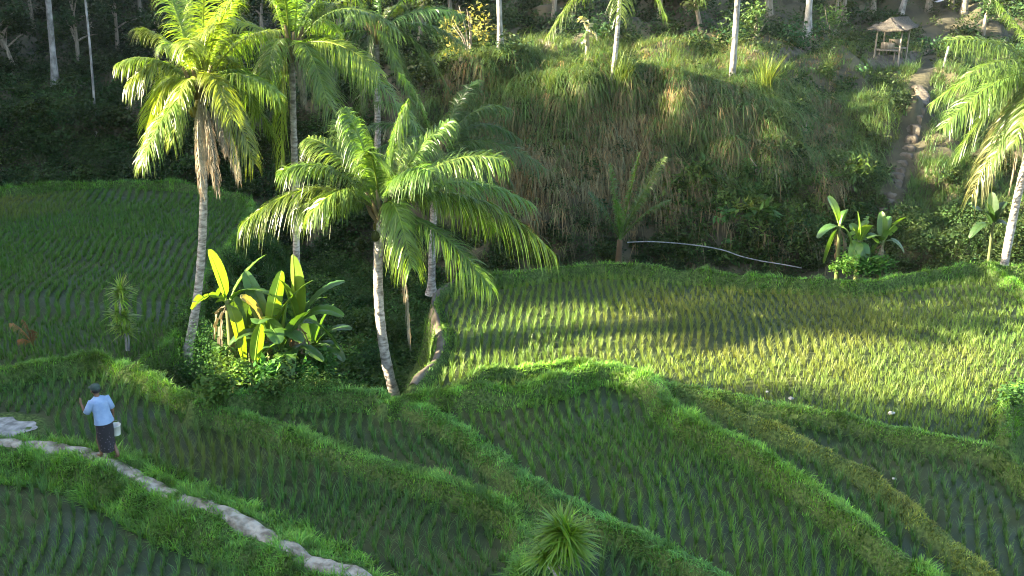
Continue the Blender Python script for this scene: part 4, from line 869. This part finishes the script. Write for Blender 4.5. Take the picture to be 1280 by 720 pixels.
tag(mb.build('hammock', surf('white_cloth', (.5, .5, .5), (.7, .7, .7), 6, .9, .2), None, True), 'white cloth slung among the dark trees behind the hut', 'cloth')
# ---------------------------------------------------------------- pipe, stones, scrap of cloth
mb = MB(); pp = [at_y(px, py, Y) for px, py, Y in [(784, 303, 36.9), (812, 302, 36.9), (845, 304, 36.9), (880, 308, 36.7), (905, 313, 36.6), (925, 320, 36.5), (950, 326, 36.4), (975, 330, 36.2), (1002, 335, 36.0)]]
mb.tube(cr(np.array([tuple(p) for p in pp]), 6), .02, 8); tag(mb.build('water_pipe', surf('white_pipe', (.12, .12, .1), (.26, .26, .235), 8, .5, .1), None, True), 'white water pipe sagging along the foot of the bank', 'pipe')
M_stone = surf('pale_stone', (.16, .15, .13), (.36, .35, .32), 5, .9, .6)
def stone(px, py, z, r, label, k):
    b = at_z(px, py, z); b.z = float(zat(b.x, b.y)) + .1; q = np.linspace(0, np.pi, 9); th = np.linspace(0, 2 * np.pi, 12, endpoint=False); V = []
    for a in q:
        for c in th:
            d = np.array([math.sin(a) * math.cos(c) * 1.3, math.sin(a) * math.sin(c), .65 * math.cos(a)]); V.append(np.array(tuple(b)) + d * r * (1 + .16 * math.sin(d[0] * 4 + k) + .12 * math.cos(d[1] * 5 + k * 2)))
    i = (np.arange(8)[:, None] * 12 + np.arange(12)[None]).ravel(); j = (np.arange(8)[:, None] * 12 + (np.arange(12)[None] + 1) % 12).ravel()
    o_ = np_mesh('stone', V, np.stack([i, i + 12, j + 12, j], -1), M_stone, None, np.full((len(V), 3), .5), True); return tag(o_, label, 'stone', 'pale stones on the bund')
stone(958, 498, .62, .035, 'pale stone on the bund, leftmost of the pair below the hump', 1); stone(988, 506, .62, .05, 'larger pale stone on the bund just right of another', 2); stone(1113, 524, .62, .06, 'white stone alone on the bund by the sunlit rice', 3)
stone(1117, 604, .52, .035, 'small pale stone on the olive clipped ridge', 4); stone(806, 321, .8, .06, 'pale stone on the far grassy bund below the pipe', 5)
b = at_z(558, 598, .36); b.z = float(zat(b.x, b.y)) + .12; mb = MB(); u = np.linspace(-1, 1, 7)
V = np.array([[b.x + .14 * a + .03 * c, b.y + .07 * c - .04 * a, b.z + .05 * math.sin(a * 3 + c * 2) - .03 * a + .02] for a in u for c in u]); i = (np.arange(6)[:, None] * 7 + np.arange(6)[None]).ravel()
mb.add(np.concatenate([V, V - [0, 0, .012]]), np.concatenate([np.stack([i, i + 7, i + 8, i + 1], -1), np.stack([i, i + 1, i + 8, i + 7], -1) + 49])); tag(mb.build('rag', surf('red_cloth', (.16, .02, .03), (.3, .05, .06), 10, .9, .3), None, True), 'crumpled dark red rag on the grassy bund', 'rag')

# ---------------------------------------------------------------- person on the path, and the bucket
ft = at_z(137, 577, .33); ft.z = float(zat(ft.x, ft.y)) + .03
nx = at_z(70, 561, .31) - at_z(170, 592, .31); yaw = math.atan2(nx.y, nx.x) - math.pi / 2 - R(12)
Mx = Matrix.Translation(ft) @ Matrix.Rotation(yaw, 4, 'Z') @ Matrix.Scale(.98, 4)
LW = lambda V: (np.c_[np.asarray(V, float), np.ones(len(V))] @ np.array(Mx).T)[:, :3]
M_skin = surf('skin', (.1, .055, .032), (.14, .08, .048), 12, .6, .1); M_shirt = surf('pale_blue_shirt', (.13, .2, .32), (.19, .27, .39), 5, .9, .5, bscale=7)
M_cap = surf('dark_cap', (.02, .035, .03), (.035, .055, .045), 14, .9, .2); M_hair = surf('dark_hair', (.01, .01, .01), (.025, .022, .02), 20, .7, .3)
ms, n_, l_ = newmat('dark_sarong'); tc = n_.new("ShaderNodeTexCoord"); vo = n_.new("ShaderNodeTexVoronoi"); vo.inputs['Scale'].default_value = 17; l_.new(tc.outputs['Object'], vo.inputs[0])
rp = n_.new("ShaderNodeValToRGB"); rp.color_ramp.elements[0].position = .14; rp.color_ramp.elements[1].position = .24; rp.color_ramp.elements[0].color = (.1, .085, .1, 1); rp.color_ramp.elements[1].color = (.007, .006, .009, 1)
l_.new(vo.outputs['Distance'], rp.inputs[0]); pb = n_.new("ShaderNodeBsdfPrincipled"); pb.inputs['Roughness'].default_value = .85; l_.new(rp.outputs[0], pb.inputs['Base Color']); om = n_.new("ShaderNodeOutputMaterial"); l_.new(pb.outputs[0], om.inputs[0])
SK = {'pel': ((0, 0, .86), .12), 'sp': ((0, .03, 1.04), .115), 'ch': ((0, .075, 1.22), .125), 'nb': ((0, .11, 1.375), .055), 'nk': ((0, .135, 1.43), .05), 'h1': ((0, .165, 1.5), .075), 'h2': ((0, .17, 1.575), .088), 'h3': ((0, .165, 1.63), .055),
      'rs': ((.16, .085, 1.33), .06), 're': ((.235, .02, 1.08), .042), 'rw': ((.262, .085, .85), .028), 'rp': ((.265, .1, .785), .03),
      'ls': ((-.16, .095, 1.33), .06), 'le': ((-.27, .17, 1.1), .042), 'lw': ((-.25, .36, 1.26), .028), 'lp': ((-.235, .39, 1.325), .03),
      'rh': ((.085, 0, .82), .09), 'rk': ((.1, .03, .46), .062), 'ra': ((.1, -.21, .13), .036), 'rf': ((.1, -.14, .035), .035), 'rt': ((.105, -.04, .025), .022),
      'lh': ((-.085, 0, .82), .09), 'lk': ((-.08, .16, .46), .062), 'la': ((-.075, .14, .085), .036), 'lf': ((-.075, .2, .035), .035), 'lt': ((-.08, .31, .025), .022)}
ED = [('pel', 'sp'), ('sp', 'ch'), ('ch', 'nb'), ('nb', 'nk'), ('nk', 'h1'), ('h1', 'h2'), ('h2', 'h3'), ('ch', 'rs'), ('rs', 're'), ('re', 'rw'), ('rw', 'rp'), ('ch', 'ls'), ('ls', 'le'), ('le', 'lw'), ('lw', 'lp'),
      ('pel', 'rh'), ('rh', 'rk'), ('rk', 'ra'), ('ra', 'rf'), ('rf', 'rt'), ('pel', 'lh'), ('lh', 'lk'), ('lk', 'la'), ('la', 'lf'), ('lf', 'lt')]
for sd, pw_, dn, curl in (('r', SK['rp'][0], Vector((0, .05, -1)).normalized(), Vector((-.7, .1, .75))), ('l', SK['lp'][0], Vector((.1, .35, .93)).normalized(), Vector((.5, .6, -.6)))):
    for f in range(5):
        spread = (f - 1.5) * .019; b = Vector(pw_) + Vector((0, spread, 0)) * (1 if f < 4 else 0); l1 = (.038, .042, .04, .032, .03)[f]; dd = dn if f < 4 else (dn * .6 + Vector((0, -.8, 0))).normalized()
        if f == 4: b = Vector(pw_) - dn * .01
        a = b + dd * l1; c = a + (dd * .5 + curl * .6) * l1 * .8; e = c + (curl * .8) * l1 * .6; pv = sd + 'p'
        for i_, (q, r_) in enumerate(((a, .0095), (c, .0085), (e, .007))): SK[f'{sd}{f}{i_}'] = (tuple(q), r_); ED.append((pv, f'{sd}{f}{i_}')); pv = f'{sd}{f}{i_}'
keys = list(SK); me = bpy.data.meshes.new('person'); me.from_pydata([tuple(LW([SK[k][0]])[0]) for k in keys], [(keys.index(a), keys.index(b)) for a, b in ED], [])
tmp = bpy.data.objects.new('person_skin', me); COL.objects.link(tmp); md = tmp.modifiers.new('skin', 'SKIN'); md.use_smooth_shade = True
for i, k in enumerate(keys): r_ = SK[k][1]; me.skin_vertices[0].data[i].radius = (r_, r_ * (.8 if k in ('pel', 'sp', 'ch') else 1)); me.skin_vertices[0].data[i].use_root = (k == 'pel')
sb = tmp.modifiers.new('sub', 'SUBSURF'); sb.levels = sb.render_levels = 2
dg = bpy.context.evaluated_depsgraph_get(); bm_ = bpy.data.meshes.new_from_object(tmp.evaluated_get(dg)); bpy.data.objects.remove(tmp)
bm_.materials.clear(); bm_.materials.append(M_skin); bm_.name = 'person'
person = bpy.data.objects.new('person', bm_); link(person); tag(person, 'person in a pale blue shirt, dark sarong and cap walking along the footpath', 'person')
def ell(c, r, n=12, m=8):
    V = []; c = np.array(c)
    for a in np.linspace(.02, np.pi - .02, m):
        for b in np.linspace(0, 2 * np.pi, n, endpoint=False): V.append(c + np.array([math.sin(a) * math.cos(b), math.sin(a) * math.sin(b), math.cos(a)]) * r)
    i = (np.arange(m - 1)[:, None] * n + np.arange(n)[None]).ravel(); j = (np.arange(m - 1)[:, None] * n + (np.arange(n)[None] + 1) % n).ravel(); return LW(V), np.stack([i, i + n, j + n, j], -1)
mb = MB(); [mb.add(*ell(c, r)) for c, r in [((.09, .165, 1.545), (.014, .022, .035)), ((-.09, .165, 1.545), (.014, .022, .035)), ((0, .262, 1.535), (.015, .022, .02))]]; mb.build('face_features', M_skin, person, True)
mb = MB(); [mb.add(*ell(c, r)) for c, r in [((.033, .243, 1.565), (.012, .01, .008)), ((-.033, .243, 1.565), (.012, .01, .008)), ((0, .245, 1.49), (.024, .01, .005))]]; mb.build('eyes_and_mouth', M_hair, person, True)
mb = MB(); mb.add(*ell((0, .135, 1.565), (.096, .09, .085))); mb.build('hair', M_hair, person, True)
def loft(rings, n=28, fold=0, ph=0):
    th = np.linspace(0, 2 * np.pi, n, endpoint=False); V = []
    for k, (c, rx, ry) in enumerate(rings):
        f = 1 + fold * (np.sin(th * 5 + ph + k * .5) * .6 + np.sin(th * 9 + 2 * ph) * .4) * (k / len(rings)); V.append(np.stack([c[0] + rx * f * np.cos(th), c[1] + ry * f * np.sin(th), np.full(n, c[2])], -1))
    V = np.concatenate(V); m = len(rings); i = (np.arange(m - 1)[:, None] * n + np.arange(n)[None]).ravel(); j = (np.arange(m - 1)[:, None] * n + (np.arange(n)[None] + 1) % n).ravel(); return LW(V), np.stack([i, i + n, j + n, j], -1)
mb = MB(); mb.add(*loft([((0, .14, 1.425), .06, .058), ((0, .12, 1.40), .1, .08), ((0, .1, 1.365), .175, .11), ((0, .085, 1.29), .195, .128), ((0, .065, 1.2), .185, .132), ((0, .045, 1.08), .178, .13), ((0, .015, .97), .19, .15), ((0, .0, .885), .208, .168), ((0, .0, .865), .207, .167)], 28, .05))
for s_, a, b in (('r', 'rs', 're'), ('l', 'ls', 'le')):
    A, B = Vector(SK[a][0]), Vector(SK[b][0]); mb.tube(LW([tuple(A * 1.0 + (Vector((0, .08, 1.3)) - A) * .3), tuple(A), tuple(A.lerp(B, .5)), tuple(A.lerp(B, .95))]), [.07, .085, .075, .07], 12)
mb.build('shirt', M_shirt, person, True)
mb = MB(); mb.add(*loft([((0, .01, .95), .17, .125), ((0, .0, .88), .178, .135), ((0, .0, .78), .188, .145), ((0, .01, .64), .185, .15), ((.0, .02, .5), .178, .158), ((.0, .01, .36), .166, .165), ((.0, -.01, .25), .155, .17), ((.0, -.01, .22), .15, .165)], 32, .07, 1)); mb.build('sarong', ms, person, True)
mb = MB(); th_ = [(.098, .0), (.103, .03), (.098, .06), (.078, .09), (.04, .108), (.005, .112)]; mb.add(*loft([((0, .16, 1.575 + z), r, r * 1.08) for r, z in th_]))
mb.add(*loft([((0, .19, 1.578), .098, .14), ((0, .2, 1.582), .095, .17), ((0, .2, 1.574), .094, .169), ((0, .19, 1.572), .09, .13)])); mb.build('cap', M_cap, person, True)
hp = LW([SK['rp'][0]])[0]; bc = Vector(hp) + Vector((.03, -.02, -.34)); bk = thing('bucket', bc, 'small white plastic bucket carried in the walking person\'s hand', 'bucket'); o = tuple(bc)
M_pl = surf('white_plastic', (.4, .42, .4), (.5, .52, .5), 5, .45, .05); th = np.linspace(0, 2 * np.pi, 24, endpoint=False); V = []
for r_, z in [(.005, 0), (.085, 0), (.09, .01), (.105, .21), (.114, .212), (.114, .228), (.103, .226), (.087, .015), (.005, .015)]: V.append(np.stack([bc.x + r_ * np.cos(th), bc.y + r_ * np.sin(th), np.full(24, bc.z + z)], -1))
i = (np.arange(8)[:, None] * 24 + np.arange(24)[None]).ravel(); j = (np.arange(8)[:, None] * 24 + (np.arange(24)[None] + 1) % 24).ravel(); np_mesh('pail', np.concatenate(V), np.stack([i, i + 24, j + 24, j], -1), M_pl, bk, np.full((216, 3), .5), True, o)
mb = MB(); mb.tube([bc + Vector((.112 * math.cos(a), 0, .215 + .115 * math.sin(a))) for a in np.linspace(0, math.pi, 14)], .005, 6); mb.build('handle', surf('wire', (.2, .2, .2), (.3, .3, .3), 5, .4, 0), bk, True, o)

# ---------------------------------------------------------------- morning haze over the valley
hm, hn_, hl = newmat('haze'); pv_ = hn_.new("ShaderNodeVolumePrincipled"); pv_.inputs['Density'].default_value = .00008; pv_.inputs['Color'].default_value = (.86, .93, .95, 1); pv_.inputs['Anisotropy'].default_value = .2
ho = hn_.new("ShaderNodeOutputMaterial"); hl.new(pv_.outputs[0], ho.inputs['Volume'])
mb = MB(); mb.box((0, 50, 28), (560, 460, 72)); hz_ = tag(mb.build('haze', hm), 'thin morning haze over the valley', kind='stuff')
sc.cycles.volume_bounces = 0; sc.cycles.volume_step_rate = 4
